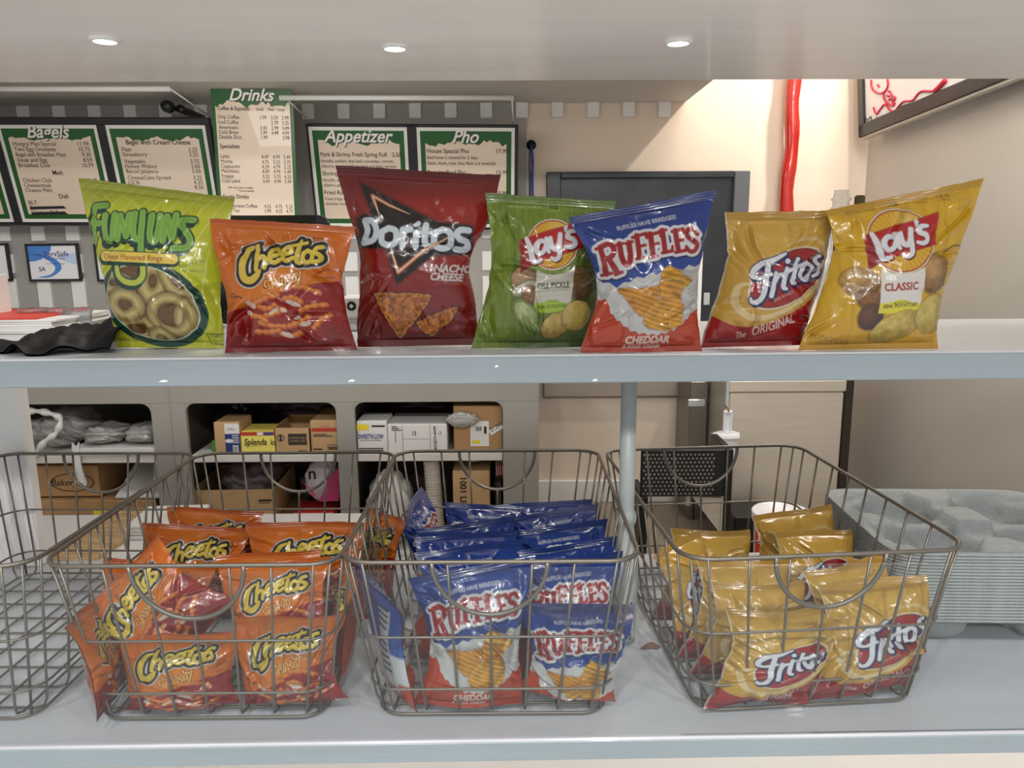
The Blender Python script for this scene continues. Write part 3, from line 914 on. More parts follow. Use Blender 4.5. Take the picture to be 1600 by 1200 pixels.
def print_classic(nu, nv):
    s = Sheet([(1283, 332), (1296, 375), (1288, 420), (1276, 465), (1262, 505), (1245, 548)], [(1525, 285), (1508, 340), (1487, 400), (1470, 450), (1463, 500), (1464, 547)],
              nu, nv, 1240, 270, 4.0, (224, 178, 34))
    n = vnoise(s.X * 3, s.Y * .5, 60, 3)
    s.paint(np.clip(n * 1.6 + .3, 0, 1), (200, 146, 26), .6)
    s.paint(np.clip((s.Y - 850) / 250, 0, 1) * .6, (206, 150, 60))
    for x in (325, 880):
        s.paint(s.cov(np.abs(s.X - x + .02 * s.Y) - 1.4), (130, 90, 16), .7)
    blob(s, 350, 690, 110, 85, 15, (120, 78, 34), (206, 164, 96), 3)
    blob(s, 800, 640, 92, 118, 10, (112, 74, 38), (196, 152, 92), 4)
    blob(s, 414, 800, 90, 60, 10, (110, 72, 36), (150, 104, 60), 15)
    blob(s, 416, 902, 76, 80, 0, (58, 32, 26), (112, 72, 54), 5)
    lay_logo(s, 590, 440, 1.0, 592, 440, 190)
    pan = s.poly([(464, 606), (520, 632), (590, 640), (660, 630), (726, 600), (732, 640), (714, 862), (590, 880), (458, 876)])
    s.paint(s.cov(pan), (234, 230, 222))
    s.paint(s.cov(pan) * np.clip((s.Y - 812 + 22 * np.exp(-((s.X - 592) / 60) ** 2)) / 6, 0, 1), (232, 222, 56))
    s.paint(s.text('CLASSIC', 484, 742, 64, 3, .035, 0, .86), (172, 36, 34))
    s.paint(s.text('REAL POTATOES', 484, 846, 30, 4, .03, .15, .92), (34, 34, 14))
    s.paint(s.text('MADE WITH', 594, 812, 17, 4, .01, .1, align='CENTER', arc=120), (34, 34, 14))
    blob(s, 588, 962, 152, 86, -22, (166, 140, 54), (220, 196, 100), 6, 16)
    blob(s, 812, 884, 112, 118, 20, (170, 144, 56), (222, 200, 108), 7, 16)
    s.paint(s.text('SINCE', 590, 196, 16, 3, .02, align='CENTER'), (60, 44, 10))
    s.paint(s.text('1938', 596, 226, 36, 4, .03, align='CENTER', sx=.85), (40, 30, 10))
    s.paint(s.text('NO COLORS', 390, 218, 22, 8, .01, align='CENTER'), (80, 56, 10))
    s.paint(s.text('ARTIFICIAL SOURCES', 396, 260, 22, 9, .01, align='CENTER', sx=.9), (80, 56, 10))
    s.paint(s.text('NO ARTIFICIAL', 740, 188, 20, 4, .01, align='CENTER', sx=.9), (80, 56, 10))
    s.paint(s.text('FLAVORS', 750, 212, 18, 4, .01, align='CENTER'), (80, 56, 10))
    s.scribble(848, 178, 66, 14, (80, 56, 10), 4, 2, seed=31)
    s.paint(s.cov(s.stroke([s.curve([(872, 512), (920, 474), (1000, 470)])], 6)), (120, 90, 20))
    s.scribble(872, 528, 140, 10, (90, 64, 14), 3, 1, seed=32)
    for k in range(4):
        s.scribble(912, 588 + 24 * k, 74, 10, (90, 64, 14), 2, 1, seed=33 + k)
    s.paint(s.text('POTATO CHIPS', 92, 1030, 44, -13, .0, .1, .8), (60, 44, 10), .8)
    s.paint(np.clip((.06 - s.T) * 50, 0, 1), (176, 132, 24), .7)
    s.ink = 0.56
    return s
# ------------------------------------------------------------------ the white shelf unit
Z_UP, Z_LO, Z_TOP = 1.234, 0.794, 1.582
YF = 0.78
white_paint = mat('white_gloss_paint', (198, 201, 205), rough=0.28, var=0.035, scale=9, bump=0.05, bscale=35, stretch=(.35, 3, 3), coat=0.15)
white_matt = mat('white_board', (226, 225, 223), rough=0.5, var=0.03, scale=6)
grime = mat('chipped_paint', (224, 228, 228), rough=0.6)
edge_paint = mat('front_edge_paint', (138, 149, 154), rough=0.3, var=0.05, scale=12, bump=0.08, bscale=50, stretch=(.4, 3, 3))
unit = thing('display_shelf', 'white painted two-tier display shelf holding the snack bags and wire baskets', 'shelf unit', (0, 1.0, Z_LO), (0, 0, R(.8)))
UM = Matrix.Translation((0, 1.0, Z_LO)).inverted()


def in_unit(mb, name, mats):
    return mb.build(name, mats, unit, UM)


m = MB()
m.box((-1.45, YF, Z_UP - .03), (1.45, 1.10, Z_UP), 0, .003)
m.box((-1.45, YF - .003, Z_UP - .029), (1.45, YF, Z_UP - .0015), 1, .001)
for (px, w) in ((545, .004), (771, .0022), (254, .005), (925, .003)):      # chips in the paint of the edge
    p = at(px, 594 if px != 771 else 572, YF - .003)
    m.prism([(p.x - w, p.z - .0012), (p.x + w * .6, p.z - .0012), (p.x + w, p.z + .0004), (p.x + w * .1, p.z + .0014), (p.x - w * .5, p.z + .0006)], YF - .0034, YF - .003, 2)
in_unit(m, 'upper_shelf', [white_paint, edge_paint, grime])
m = MB()
m.box((-1.45, YF, Z_LO - .026), (1.45, 1.30, Z_LO), 0, .002)
m.box((-1.45, YF - .002, Z_LO - .025), (1.45, YF, Z_LO - .0015), 1, .0008)
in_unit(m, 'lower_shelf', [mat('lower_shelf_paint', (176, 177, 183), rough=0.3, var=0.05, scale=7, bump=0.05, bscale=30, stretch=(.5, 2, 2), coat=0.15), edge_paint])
m = MB()
m.box((-1.45, .42, Z_TOP), (1.45, 1.20, Z_TOP + .07), 0, .003)
in_unit(m, 'top_panel', [mat('soffit_paint', (238, 233, 228), rough=0.34, var=0.03, scale=8, bump=0.05, bscale=30, stretch=(.3, 3, 3), coat=0.2)])
m = MB()
x1 = at(37, 600, 1.27).x
m.box((-1.45, 1.272, Z_LO), (x1, 1.298, Z_UP + .0), 0, .003)
in_unit(m, 'side_panel', [white_matt])
m = MB()
m.box((-1.45, .62, .30), (1.45, 1.5, .34), 0, .004)
in_unit(m, 'bottom_deck', [white_matt])
# turned post between the shelves
post = Vector((.1555, 1.0, 0))
pr = 0.0107
prof = [(0, Z_UP - .03), (pr, Z_UP - .03), (pr, Z_LO + .196), (pr * 1.05, Z_LO + .192), (pr * 1.28, Z_LO + .187), (pr * 1.34, Z_LO + .181), (pr * 1.26, Z_LO + .176), (pr * 1.02, Z_LO + .171),
        (pr * 1.05, Z_LO + .163), (pr * 1.28, Z_LO + .150), (pr * 1.52, Z_LO + .136), (pr * 1.66, Z_LO + .118), (pr * 1.68, Z_LO + .09), (pr * 1.58, Z_LO + .05), (pr * 1.5, Z_LO + .012), (pr * 1.5, Z_LO), (0, Z_LO)]
m = MB().lathe(prof[::-1], 40, 0, (post.x, 1.0, 0))
in_unit(m, 'post', [mat('post_paint', (172, 179, 176), rough=0.35, var=0.03, scale=20)])
m = MB()
for k in range(9):                         # black marks down the price strip on the post's foot
    z = Z_LO + .008 + k * .0065
    a = R(-92 + 22)
    for j in range(3):
        a2 = a + j * .05
        p = Vector((post.x + pr * 1.58 * math.cos(a2), 1.0 + pr * 1.58 * math.sin(a2), z))
        m.box((p.x - .0007, p.y - .0012, p.z), (p.x + .0007, p.y + .0002, p.z + .0042 * (1 if (k + j) % 3 else .4)), 0)
in_unit(m, 'printed_marks', [mat('grey_ink', (90, 92, 92), rough=.7)])
# three small lamps let into the underside of the top panel
lamp_on = mat('lamp_glow', (255, 250, 240), emit=(255, 248, 236), estr=14)
lamp_ring = mat('lamp_ring', (236, 236, 234), rough=.3)
for (px, py) in ((167, 63), (617, 73), (1060, 63)):
    p = atz(px, py, Z_TOP)
    m = MB().lathe([(.0165, 0), (.0165, -.0025), (.013, -.004), (.0125, -.002)], 28, 0, (p.x, p.y, Z_TOP))
    m.lathe([(.0125, -.002), (0.0001, -.0026)], 28, 1, (p.x, p.y, Z_TOP))
    in_unit(m, 'downlight', [lamp_ring, lamp_on])
    L = bpy.data.lights.new('downlight_beam', 'SPOT')
    L.energy, L.color, L.spot_size, L.spot_blend, L.shadow_soft_size = 2.2, (1, .95, .88), R(130), .8, .012
    lo = bpy.data.objects.new('downlight_beam', L)
    C.objects.link(lo)
    lo.location = (p.x, p.y, Z_TOP - .006)
# clear acrylic guard standing along the front of the lower shelf
def clear_sheet(name, rough=.02, op=.1, tint=(235, 240, 242)):
    m_ = bpy.data.materials.new(name)
    m_.use_nodes = True
    nt = m_.node_tree
    nt.nodes.clear()
    o = nt.nodes.new('ShaderNodeOutputMaterial')
    mx = nt.nodes.new('ShaderNodeMixShader')
    t = nt.nodes.new('ShaderNodeBsdfTransparent')
    t.inputs[0].default_value = (*lin(tint), 1)
    g = nt.nodes.new('ShaderNodeBsdfGlossy')
    g.inputs['Roughness'].default_value = rough
    lw = nt.nodes.new('ShaderNodeLayerWeight')
    fr = nt.nodes.new('ShaderNodeMath')
    fr.operation = 'POWER'
    fr.inputs[1].default_value = 4.0
    nt.links.new(lw.outputs['Facing'], fr.inputs[0])
    mr = nt.nodes.new('ShaderNodeMath')
    mr.operation = 'MULTIPLY_ADD'
    mr.inputs[1].default_value = .8
    mr.inputs[2].default_value = .03 + op
    nt.links.new(fr.outputs[0], mr.inputs[0])
    nt.links.new(mr.outputs[0], mx.inputs[0])
    nt.links.new(t.outputs[0], mx.inputs[1])
    nt.links.new(g.outputs[0], mx.inputs[2])
    nt.links.new(mx.outputs[0], o.inputs[0])
    return m_


clear_film = clear_sheet('clear_plastic', .12, .10)
acrylic = clear_sheet('acrylic', .03, .0, (250, 252, 252))
m = MB()
ztop = at(600, 889, .786).z
m.add([(-1.45, .786, Z_LO + .0005), (1.45, .786, Z_LO + .0005), (1.45, .786, ztop), (-1.45, .786, ztop)], [(0, 1, 2, 3)])
GUARD = m

# ------------------------------------------------------------------ wire baskets
wire_m = mat('dull_nickel_wire', (112, 106, 97), rough=0.36, metal=0.6, var=0.06, scale=40)
BW, BD, BH = .336, .455, .207        # rim
TW, TD = .276, .405                  # floor of the basket


def rrect(w, d, r, n=7):
    out = []
    for (cx, cy, a0) in ((w / 2 - r, d / 2 - r, 0), (-w / 2 + r, d / 2 - r, 90), (-w / 2 + r, -d / 2 + r, 180), (w / 2 - r, -d / 2 + r, 270)):
        for k in range(n + 1):
            a = R(a0 + 90 * k / n)
            out.append((cx + r * math.cos(a), cy + r * math.sin(a)))
    return out


def lerp(a, b, t):
    return a + (b - a) * t


def wire_path(axis, q):
    """U of wire from rim to rim, at q (-1..1) of the half width"""
    pts = []
    if axis == 'y':
        xs_t, xs_b = q * BW / 2, q * TW / 2
        ht, hb = BD / 2, TD / 2
        f = lambda x, y, z: (x, y, z)
    else:
        xs_t, xs_b = q * BD / 2, q * TD / 2
        ht, hb = BW / 2, TW / 2
        f = lambda x, y, z: (y, x, z)
    r = .014
    for sgn in (-1, 1):
        seq = [(xs_t, sgn * ht, BH)]
        for t in (.35, .7):
            seq.append((lerp(xs_t, xs_b, t), sgn * lerp(ht, hb, t), BH * (1 - t)))
        zb = .006 if axis == 'y' else .0035
        t1 = 1 - r / BH
        seq.append((lerp(xs_t, xs_b, t1), sgn * lerp(ht, hb, t1), r + zb))
        seq.append((xs_b, sgn * (hb - .003), zb + .004))
        seq.append((xs_b, sgn * (hb - r), zb))
        pts += seq if sgn < 0 else seq[::-1]
    return [f(*p) for p in pts]


def make_basket():
    root = thing('wire_basket', 'x', 'basket')
    rim = [(x, y, BH) for (x, y) in rrect(BW, BD, .036)]
    MB().tube(rim, .0027, 10, True).build('rim', wire_m, root)
    for t in (.46, .80):
        w, d = lerp(BW, TW, t) + .003, lerp(BD, TD, t) + .003
        MB().tube([(x, y, BH * (1 - t)) for (x, y) in rrect(w, d, .036)], .0016, 8, True).build('band', wire_m, root)
    MB().tube([(x, y, .0045) for (x, y) in rrect(TW - .004, TD - .004, .03)], .0018, 8, True).build('base_ring', wire_m, root)
    for sg in (-1, 1):
        n = 18
        pts = []
        for k in range(n + 1):
            a = PI * k / n
            t = .064 * math.sin(a) / BH
            pts.append((-.064 * math.cos(a), sg * (lerp(BD / 2, TD / 2, t) + .0015), BH - .066 * math.sin(a)))
        MB().tube(pts, .0027, 10).build('handle', wire_m, root)
    for q in (-.84, -.56, -.28, 0.0, .28, .56, .84):
        p = wire_path('y', q)
        if q == 0.0:      # the middle wires stop at the handles
            p = [a for a in p if a[2] < BH - .05]
            p = [(0, -lerp(BD / 2, TD / 2, .31), BH - .065)] + p + [(0, lerp(BD / 2, TD / 2, .31), BH - .065)]
        MB().tube(p, .0016, 8).build('wire', wire_m, root)
    for k in range(9):
        q = -.88 + 1.76 * k / 8
        MB().tube(wire_path('x', q), .0016, 8).build('wire', wire_m, root)
    for (sx, sy) in ((-1, -1), (1, -1), (1, 1), (-1, 1)):
        c = .7071
        a = Vector((sx * (BW / 2 - .036 + .036 * c), sy * (BD / 2 - .036 + .036 * c), BH))
        b = Vector((sx * (TW / 2 - .034 + .034 * c), sy * (TD / 2 - .034 + .034 * c), .005))
        MB().tube([a, b], .0016, 8).build('wire', wire_m, root)
    return root


basket = make_basket()
BASK = []
for i, (px, py, rz, lab) in enumerate((
        (-196, 885, -1.2, 'empty wire basket beside the white side panel, cut off by the left edge'),
        (291, 884, .2, 'wire basket full of orange cheese snack bags'),
        (765, 878, 0.0, 'wire basket full of blue ridged chip bags'),
        (1299, 867, 4.5, 'wire basket full of gold and red corn chip bags, beside the pulp trays'))):
    b = basket if i == 0 else dup_tree(basket)
    z = Z_LO + .0005
    p = atz(px, py, z + BH)                       # middle of the front rim
    a = R(rz)
    c_ = Vector((p.x - math.sin(a) * BD / 2, p.y + math.cos(a) * BD / 2, z))
    b.location = c_
    b.rotation_euler = (0, 0, a)
    if i == 1:
        b.scale = (.985, 1, 1)
    b['label'] = lab
    b['group'] = 'wire baskets on the lower shelf'
    BASK.append((c_, a))

# ------------------------------------------------------------------ snack bags standing on the upper shelf
PXM = 0.832 / 1200.0
DESIGN = {}
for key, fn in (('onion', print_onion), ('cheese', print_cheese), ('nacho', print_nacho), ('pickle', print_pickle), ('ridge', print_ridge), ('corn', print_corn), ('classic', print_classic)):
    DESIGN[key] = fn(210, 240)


def silver_back(base, panel=(206, 208, 206)):
    b, p = np.array(lin(base)), np.array(lin(panel))

    def f(S, V):
        m = ((S > .12) & (S < .45) & (V > .18) & (V < .86)) * 1.0
        return b[None, None] * (1 - m[..., None]) + p[None, None] * m[..., None]
    return f


top_bags = (
    # key, name, label, category, Y, thickness, lean, seed, origin px, back colour
    ('onion', 'yellow-green bag of onion flavored rings, leftmost on the upper shelf', .842, .046, 3, 11, (262, 552), (190, 196, 60)),
    ('cheese', 'orange bag of crunchy cheese puffs standing on the upper shelf', .806, .044, 4, 12, (455, 555), (170, 40, 26)),
    ('nacho', 'dark red nacho cheese tortilla chip bag standing on the upper shelf', .846, .050, 3, 13, (655, 550), (120, 30, 24)),
    ('pickle', 'green dill pickle potato chip bag standing on the upper shelf', .828, .042, 2, 14, (832, 551), (150, 150, 130)),
    ('ridge', 'blue and orange cheddar sour cream ridged chip bag on the upper shelf', .790, .046, 3, 15, (1000, 548), (196, 200, 206)),
    ('corn', 'gold and red corn chip bag standing on the upper shelf', .820, .044, 2, 16, (1170, 548), (206, 200, 186)),
    ('classic', 'yellow classic potato chip bag, rightmost on the upper shelf', .800, .046, 2, 17, (1355, 548), (206, 170, 70)))
for (key, lab, Y, T, lean, seed, org, bc) in top_bags:
    sh = DESIGN[key]
    p = atz(org[0], org[1], Z_UP)
    k = PXM * Y / .832
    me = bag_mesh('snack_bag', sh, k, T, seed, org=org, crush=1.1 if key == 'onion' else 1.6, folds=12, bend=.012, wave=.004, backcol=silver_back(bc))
    zmin = min(v.co.z for v in me.vertices)
    o = bpy.data.objects.new('snack_bag', me)
    C.objects.link(o)
    o.location = (at(org[0], org[1], Y).x, Y, Z_UP - zmin + .0006)
    o.rotation_euler = (R(-lean), 0, 0)
    tag(o, lab, 'chip bag', 'snack bags lined up on the upper shelf')

# ------------------------------------------------------------------ snack bags in the baskets
VAR = {}


def ridge_back(S, V):
    out = np.zeros(S.shape + (3,))
    out[:] = np.array(lin((36, 84, 170)))
    zz = .03 * np.abs(((S * 9) % 1) - .5)
    out[V + zz > .56] = lin((220, 222, 222))
    out[V + zz > .80] = lin((206, 72, 30))
    pan = (np.abs(S - .30) < .10) & (V > .14) & (V < .90)
    out[pan] = lin((196, 198, 204))
    out[pan & ((V * 52) % 1 > .6) & (np.abs(S - .30) < .08)] = lin((60, 60, 70))
    code = (np.abs(S - .66) < .10) & (V > .58) & (V < .72) & ((V * 34) % 1 > .55) & ((S * 60) % 1 > .25)
    out[code] = lin((50, 50, 54))
    return out


def variant(key, i):
    if (key, i) in VAR:
        return VAR[(key, i)]
    fn = {'cheese': print_cheese, 'ridge': print_ridge, 'corn': print_corn}[key]
    if ('s', key) not in VAR:
        VAR[('s', key)] = fn(150, 170)
    sh = VAR[('s', key)]
    bc = {'cheese': (184, 70, 30), 'ridge': None, 'corn': (196, 160, 80)}[key]
    seed = {'cheese': 100, 'ridge': 200, 'corn': 300}[key] + i * 7

    def warp(P, i=i, seed=seed):
        rs = np.random.RandomState(seed)
        P = P.copy()
        if i >= 4:      # stuffed down: both ends of the bag curl back
            h = {'cheese': .045, 'ridge': .056, 'corn': .055}[key]
            P[..., 1] += .032 * (np.maximum(P[..., 2], 0) / .07) ** 3
            P[..., 2] = h * np.tanh(P[..., 2] / h)
        b = rs.uniform(-.6, .6)
        P[..., 1] += b * P[..., 0] ** 2 * 3 + rs.uniform(.4, 1.2) * np.maximum(P[..., 2] - .03, 0) ** 2 * 6
        return P
    me = bag_mesh('snack_bag', sh, PXM * (1.08 if key == 'corn' else .92), (.036, .032, .040, .034)[i % 4], seed, crush=1.5, bend=(.008, .016, .0, .012)[i % 4], wave=(.007, .005, .009, .006)[i % 4], folds=11,
                  warp=warp, backcol=ridge_back if bc is None else silver_back(bc, (190, 180, 170)))
    VAR[(key, i)] = me
    return me


def put(key, var, px, py, Y, lab, roll=0, lean=12, yaw=0, sz=1.0, sx=1.0, sy=1.0, group=None, floor=True):
    me = variant(key, var)
    o = bpy.data.objects.new('snack_bag', me)
    C.objects.link(o)
    p = at(px, py, Y)
    M = Matrix.Rotation(R(yaw), 4, 'Z') @ Matrix.Rotation(R(-lean), 4, 'X') @ Matrix.Rotation(R(roll), 4, 'Y') @ Matrix.Diagonal((sx, sy, sz, 1))
    if floor:                                      # keep it above the wires of the basket floor
        co = np.empty(len(me.vertices) * 3, np.float32)
        me.vertices.foreach_get('co', co)
        z = (co.reshape(-1, 3) @ np.array(M.to_3x3()).T)[:, 2].min() + p.z
        if z < Z_LO + .0085:
            p.z += Z_LO + .0085 - z
    o.matrix_world = Matrix.Translation(p) @ M
    tag(o, lab, 'chip bag', group)
    return o


G1, G2, G3 = 'orange cheese snack bags in the wire basket', 'blue ridged chip bags in the wire basket', 'corn chip bags in the wire basket'
# orange bags, front row first
put('cheese', 4, 277, 1085, .834, 'orange cheese snack bag at the front left bottom of its basket', 0, 4, 2, 1.0, 1.04, 1.1, group=G1)
put('cheese', 5, 447, 1070, .838, 'orange cheese snack bag at the front right bottom of its basket', -5, 5, -3, 1.12, .96, 1.1, group=G1)
put('cheese', 2, 236, 958, .888, 'orange cheese snack bag turned on its side, poking out left of its basket', -48, 12, 4, 1.0, 1.08, group=G1)
put('cheese', 3, 432, 952, .908, 'orange cheese snack bag tilted over the front right bottom one', -10, 20, -4, .95, 1.0, group=G1)
put('cheese', 1, 240, 958, .945, 'orange cheese snack bag mostly hidden behind the one turned on its side', 3, 14, 3, 1, 1.02, group=G1)
put('cheese', 0, 425, 955, .962, 'orange cheese snack bag whose top edge shows behind the tilted one', -8, 12, -2, 1, 1, group=G1)
put('cheese', 2, 482, 890, 1.00, 'orange cheese snack bag at the back right, under the long rim', -4, 16, -4, 1.04, 1.18, group=G1)
put('cheese', 3, 302, 892, 1.03, 'orange cheese snack bag in the second row from the back, left side', 2, 14, 4, 1, 1.04, group=G1)
put('cheese', 0, 333, 862, 1.095, 'rearmost orange cheese snack bag, only its top showing', 0, 12, 2, 1, 1, group=G1)
put('cheese', 1, 166, 1070, .842, 'orange cheese snack bag seen edge-on at the left side of its basket', 6, 2, 101, .88, .8, group=G1)
put('cheese', 3, 540, 1000, .93, 'orange cheese snack bag seen edge-on at the right side of its basket', -5, 2, -76, .95, .95, group=G1)
put('cheese', 1, 590, 866, 1.085, 'orange cheese snack bag leaning out through the right side wires at the back', -8, 10, -52, .9, .8, group=G1)
# blue bags
put('ridge', 0, 736, 998, .844, 'blue ridged chip bag at the front left of its basket, facing out', 2, 12, 2, 1.10, 1.06, group=G2)
put('ridge', 5, 893, 1050, .838, 'blue ridged chip bag at the front right of its basket with a dented top', 8, 4, -4, .98, 1.02, 1.1, group=G2)
put('ridge', 2, 744, 1030, .905, 'blue ridged chip bag behind the front left one, its orange foot showing below', 1, 8, 0, .9, 1.0, group=G2)
put('ridge', 3, 882, 990, .908, 'blue ridged chip bag just behind the dented front right one', 3, 10, -2, .98, 1, group=G2)
put('ridge', 1, 613, 1024, .853, 'blue ridged chip bag turned sideways with its back showing, left corner of basket', -4, 4, 124, 1.08, .84, group=G2)
put('ridge', 2, 878, 938, .960, 'blue ridged chip bag third from the front in the right column', 1, 14, -3, 1, 1, group=G2)
put('ridge', 0, 868, 898, 1.012, 'blue ridged chip bag fourth from the front in the right column', 2, 18, -3, 1, 1, group=G2)
put('ridge', 3, 860, 870, 1.068, 'blue ridged chip bag second from the back in the right column', 0, 22, -3, 1, 1, group=G2)
put('ridge', 1, 846, 850, 1.125, 'blue ridged chip bag at the back of the right column, highest in its basket', 6, 24, -3, 1, 1, group=G2)
put('ridge', 3, 728, 952, .945, 'blue ridged chip bag third from the front in the left column', 5, 14, 3, 1, 1, group=G2)
put('ridge', 1, 720, 928, .99, 'blue ridged chip bag fourth from the front in the left column', 8, 18, 3, 1, 1, group=G2)
put('ridge', 2, 724, 898, 1.042, 'blue ridged chip bag second from the back in the left column', 4, 18, 3, 1, 1, group=G2)
put('ridge', 0, 742, 872, 1.10, 'blue ridged chip bag with a folded top at the back of the left column', 18, 20, 8, 1, .86, group=G2)
put('ridge', 3, 668, 858, 1.12, 'blue ridged chip bag standing edge-on at the back left of its basket', 0, 4, 72, 1, .8, group=G2)
# corn chip bags
put('corn', 0, 1203, 1085, .836, 'corn chip bag at the front left of its basket, lowest of all', 2, 2, 5, .70, 1.06, 1.2, group=G3)
put('corn', 1, 1358, 1055, .852, 'corn chip bag at the front right of its basket', -4, 4, 5, .82, 1.08, 1.15, group=G3)
put('corn', 2, 1172, 1040, .900, 'corn chip bag directly behind the front left one', 2, 6, 6, .74, 1.0, group=G3)
put('corn', 3, 1152, 1010, .942, 'corn chip bag third from the front on the left', 2, 8, 6, .80, 1.04, group=G3)
put('corn', 0, 1322, 1000, .918, 'corn chip bag behind the front right one, its curled top showing', -8, 8, 8, .78, .9, group=G3)
put('corn', 1, 1076, 1000, .985, 'corn chip bag at the left wires of its basket, half hidden', -8, 6, 40, .80, .75, group=G3)
put('corn', 2, 1100, 916, 1.04, 'corn chip bag standing tall at the back left of its basket', 5, 10, 8, .84, .98, group=G3)
put('corn', 3, 1236, 940, 1.085, 'corn chip bag at the back right of its basket, top corner raised', -8, 12, -2, .84, .98, group=G3)
put('corn', 1, 1262, 990, 1.03, 'corn chip bag with a plain gold top in front of the back right one', 0, 10, 4, .84, .9, group=G3)
put('corn', 0, 1346, 985, .962, 'corn chip bag with a silver curled edge at the right wires', 16, 8, 10, .74, .6, group=G3)
# ------------------------------------------------------------------ front guard
g = MB()
g.box((-1.45, .784, Z_LO), (1.45, .787, ztop), 0)
in_unit(g, 'front_guard', [acrylic])

# ------------------------------------------------------------------ the room
YB = 3.85
XR = at(1358, 216, YB).x
beige = mat('beige_wall_paint', (226, 210, 192), rough=.6, var=.03, scale=3)
grey_w = mat('grey_wall_paint', (190, 186, 178), rough=.6, var=.03, scale=3)
floor_m = mat('floor_tile', (150, 138, 122), rough=.45, var=.12, scale=14, stretch=(1, 6, 1))
struct(MB().box((-3.4, .2, -.05), (XR + .1, YB + .1, 0)).build('floor', floor_m))
struct(MB().box((-3.4, YB, 0), (XR + .1, YB + .1, 2.9)).build('wall_back', beige))
struct(MB().box((XR, .2, 0), (XR + .1, YB, 2.9)).build('wall_right', grey_w))
struct(MB().box((-3.5, .2, 0), (-3.4, YB + .1, 2.9)).build('wall_left', grey_w))
struct(MB().box((-3.4, 1.2, 2.9), (XR + .1, YB + .1, 2.98)).build('ceiling', mat('ceiling_paint', (226, 224, 220), rough=.7)))
bx = at(1070, 160, YB)
struct(MB().box((-3.4, 1.9, bx.z), (bx.x, YB, 2.9)).build('ceiling_bulkhead', mat('bulkhead_paint', (202, 197, 190), rough=.6, var=.02, scale=4)))
b0, b1 = at(830, 760, YB), at(830, 790, YB)
struct(MB().box((.05, YB - .02, 0), (XR, YB, .12), bev=.004).build('baseboard_back', mat('white_trim', (230, 228, 222), rough=.4)))

# rows of light patches on the back wall, modelled as raised white blocks
shade_grey = mat('wall_shade_grey', (160, 157, 151), rough=.6, var=.03, scale=3)  # grey slab carries the shade under the bulkhead as its colour
pz0, pz1 = at(500, 520, YB).z, bx.z
px_r = at(823, 400, YB).x
struct(MB().box((-3.4, YB - .012, .9), (px_r, YB, pz1)).build('wall_shade_panel', shade_grey))
blk = mat('light_patch_white', (228, 227, 224), rough=.45)
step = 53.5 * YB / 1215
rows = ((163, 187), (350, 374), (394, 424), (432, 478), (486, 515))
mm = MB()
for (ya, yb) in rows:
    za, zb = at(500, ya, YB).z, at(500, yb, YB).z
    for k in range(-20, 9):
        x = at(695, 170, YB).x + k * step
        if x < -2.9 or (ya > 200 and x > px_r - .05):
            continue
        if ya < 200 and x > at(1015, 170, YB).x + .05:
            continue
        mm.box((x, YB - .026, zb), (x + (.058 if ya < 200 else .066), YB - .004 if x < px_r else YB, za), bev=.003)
struct(mm.build('light_patch_blocks', blk))

# ------------------------------------------------------------------ menu boards
green = mat('menu_green', (36, 92, 42), rough=.3)
cream = mat('menu_cream', (232, 212, 192), rough=.35, var=.02, scale=5, coat=.4)
ink = mat('menu_ink', (58, 50, 46), rough=.5)
mwhite = mat('menu_white', (236, 234, 228), rough=.35)
frame_m = mat('black_frame', (36, 37, 40), rough=.35)


def plane_fit(TL, TR, BL, Y, tilt):
    """a board leaning forward by tilt: where its corners stand on that plane"""
    cx = (TL[0] + TR[0]) / 2
    P0 = at(cx, (TL[1] + BL[1]) / 2, Y)
    n = Vector((0, -math.cos(tilt), -math.sin(tilt)))

    def hit(q):
        d = ray(*q)
        return CAM + d * ((P0 - CAM).dot(n) / d.dot(n))
    a, b, c = hit(TL), hit(TR), hit(BL)
    u = (b - a).normalized()
    w = (b - a).length
    v = n.cross(u).normalized()
    if v.z < 0:
        v = -v
    h = (a - c).dot(v)
    M = Matrix((u, -n, v)).transposed().to_4x4()
    M.translation = a - v * h + u * w / 2
    return M, w, h


def torn(w, h, y, mi, mb, top, drop, seed, x0=None, x1=None, yy=-.001):
    """green band with a torn lower edge"""
    rs = random.Random(seed)
    n = 30
    lo = [(-w / 2 + w * i / n, top - drop * (1 + .16 * rs.uniform(-1, 1) + .18 * math.sin(i * .55 + seed))) for i in range(n + 1)]
    for i in range(n):
        a, b = lo[i], lo[i + 1]
        mb.add([(a[0], yy, a[1]), (b[0], yy, b[1]), (b[0], yy, top), (a[0], yy, top)], [(0, 1, 2, 3)], mi)


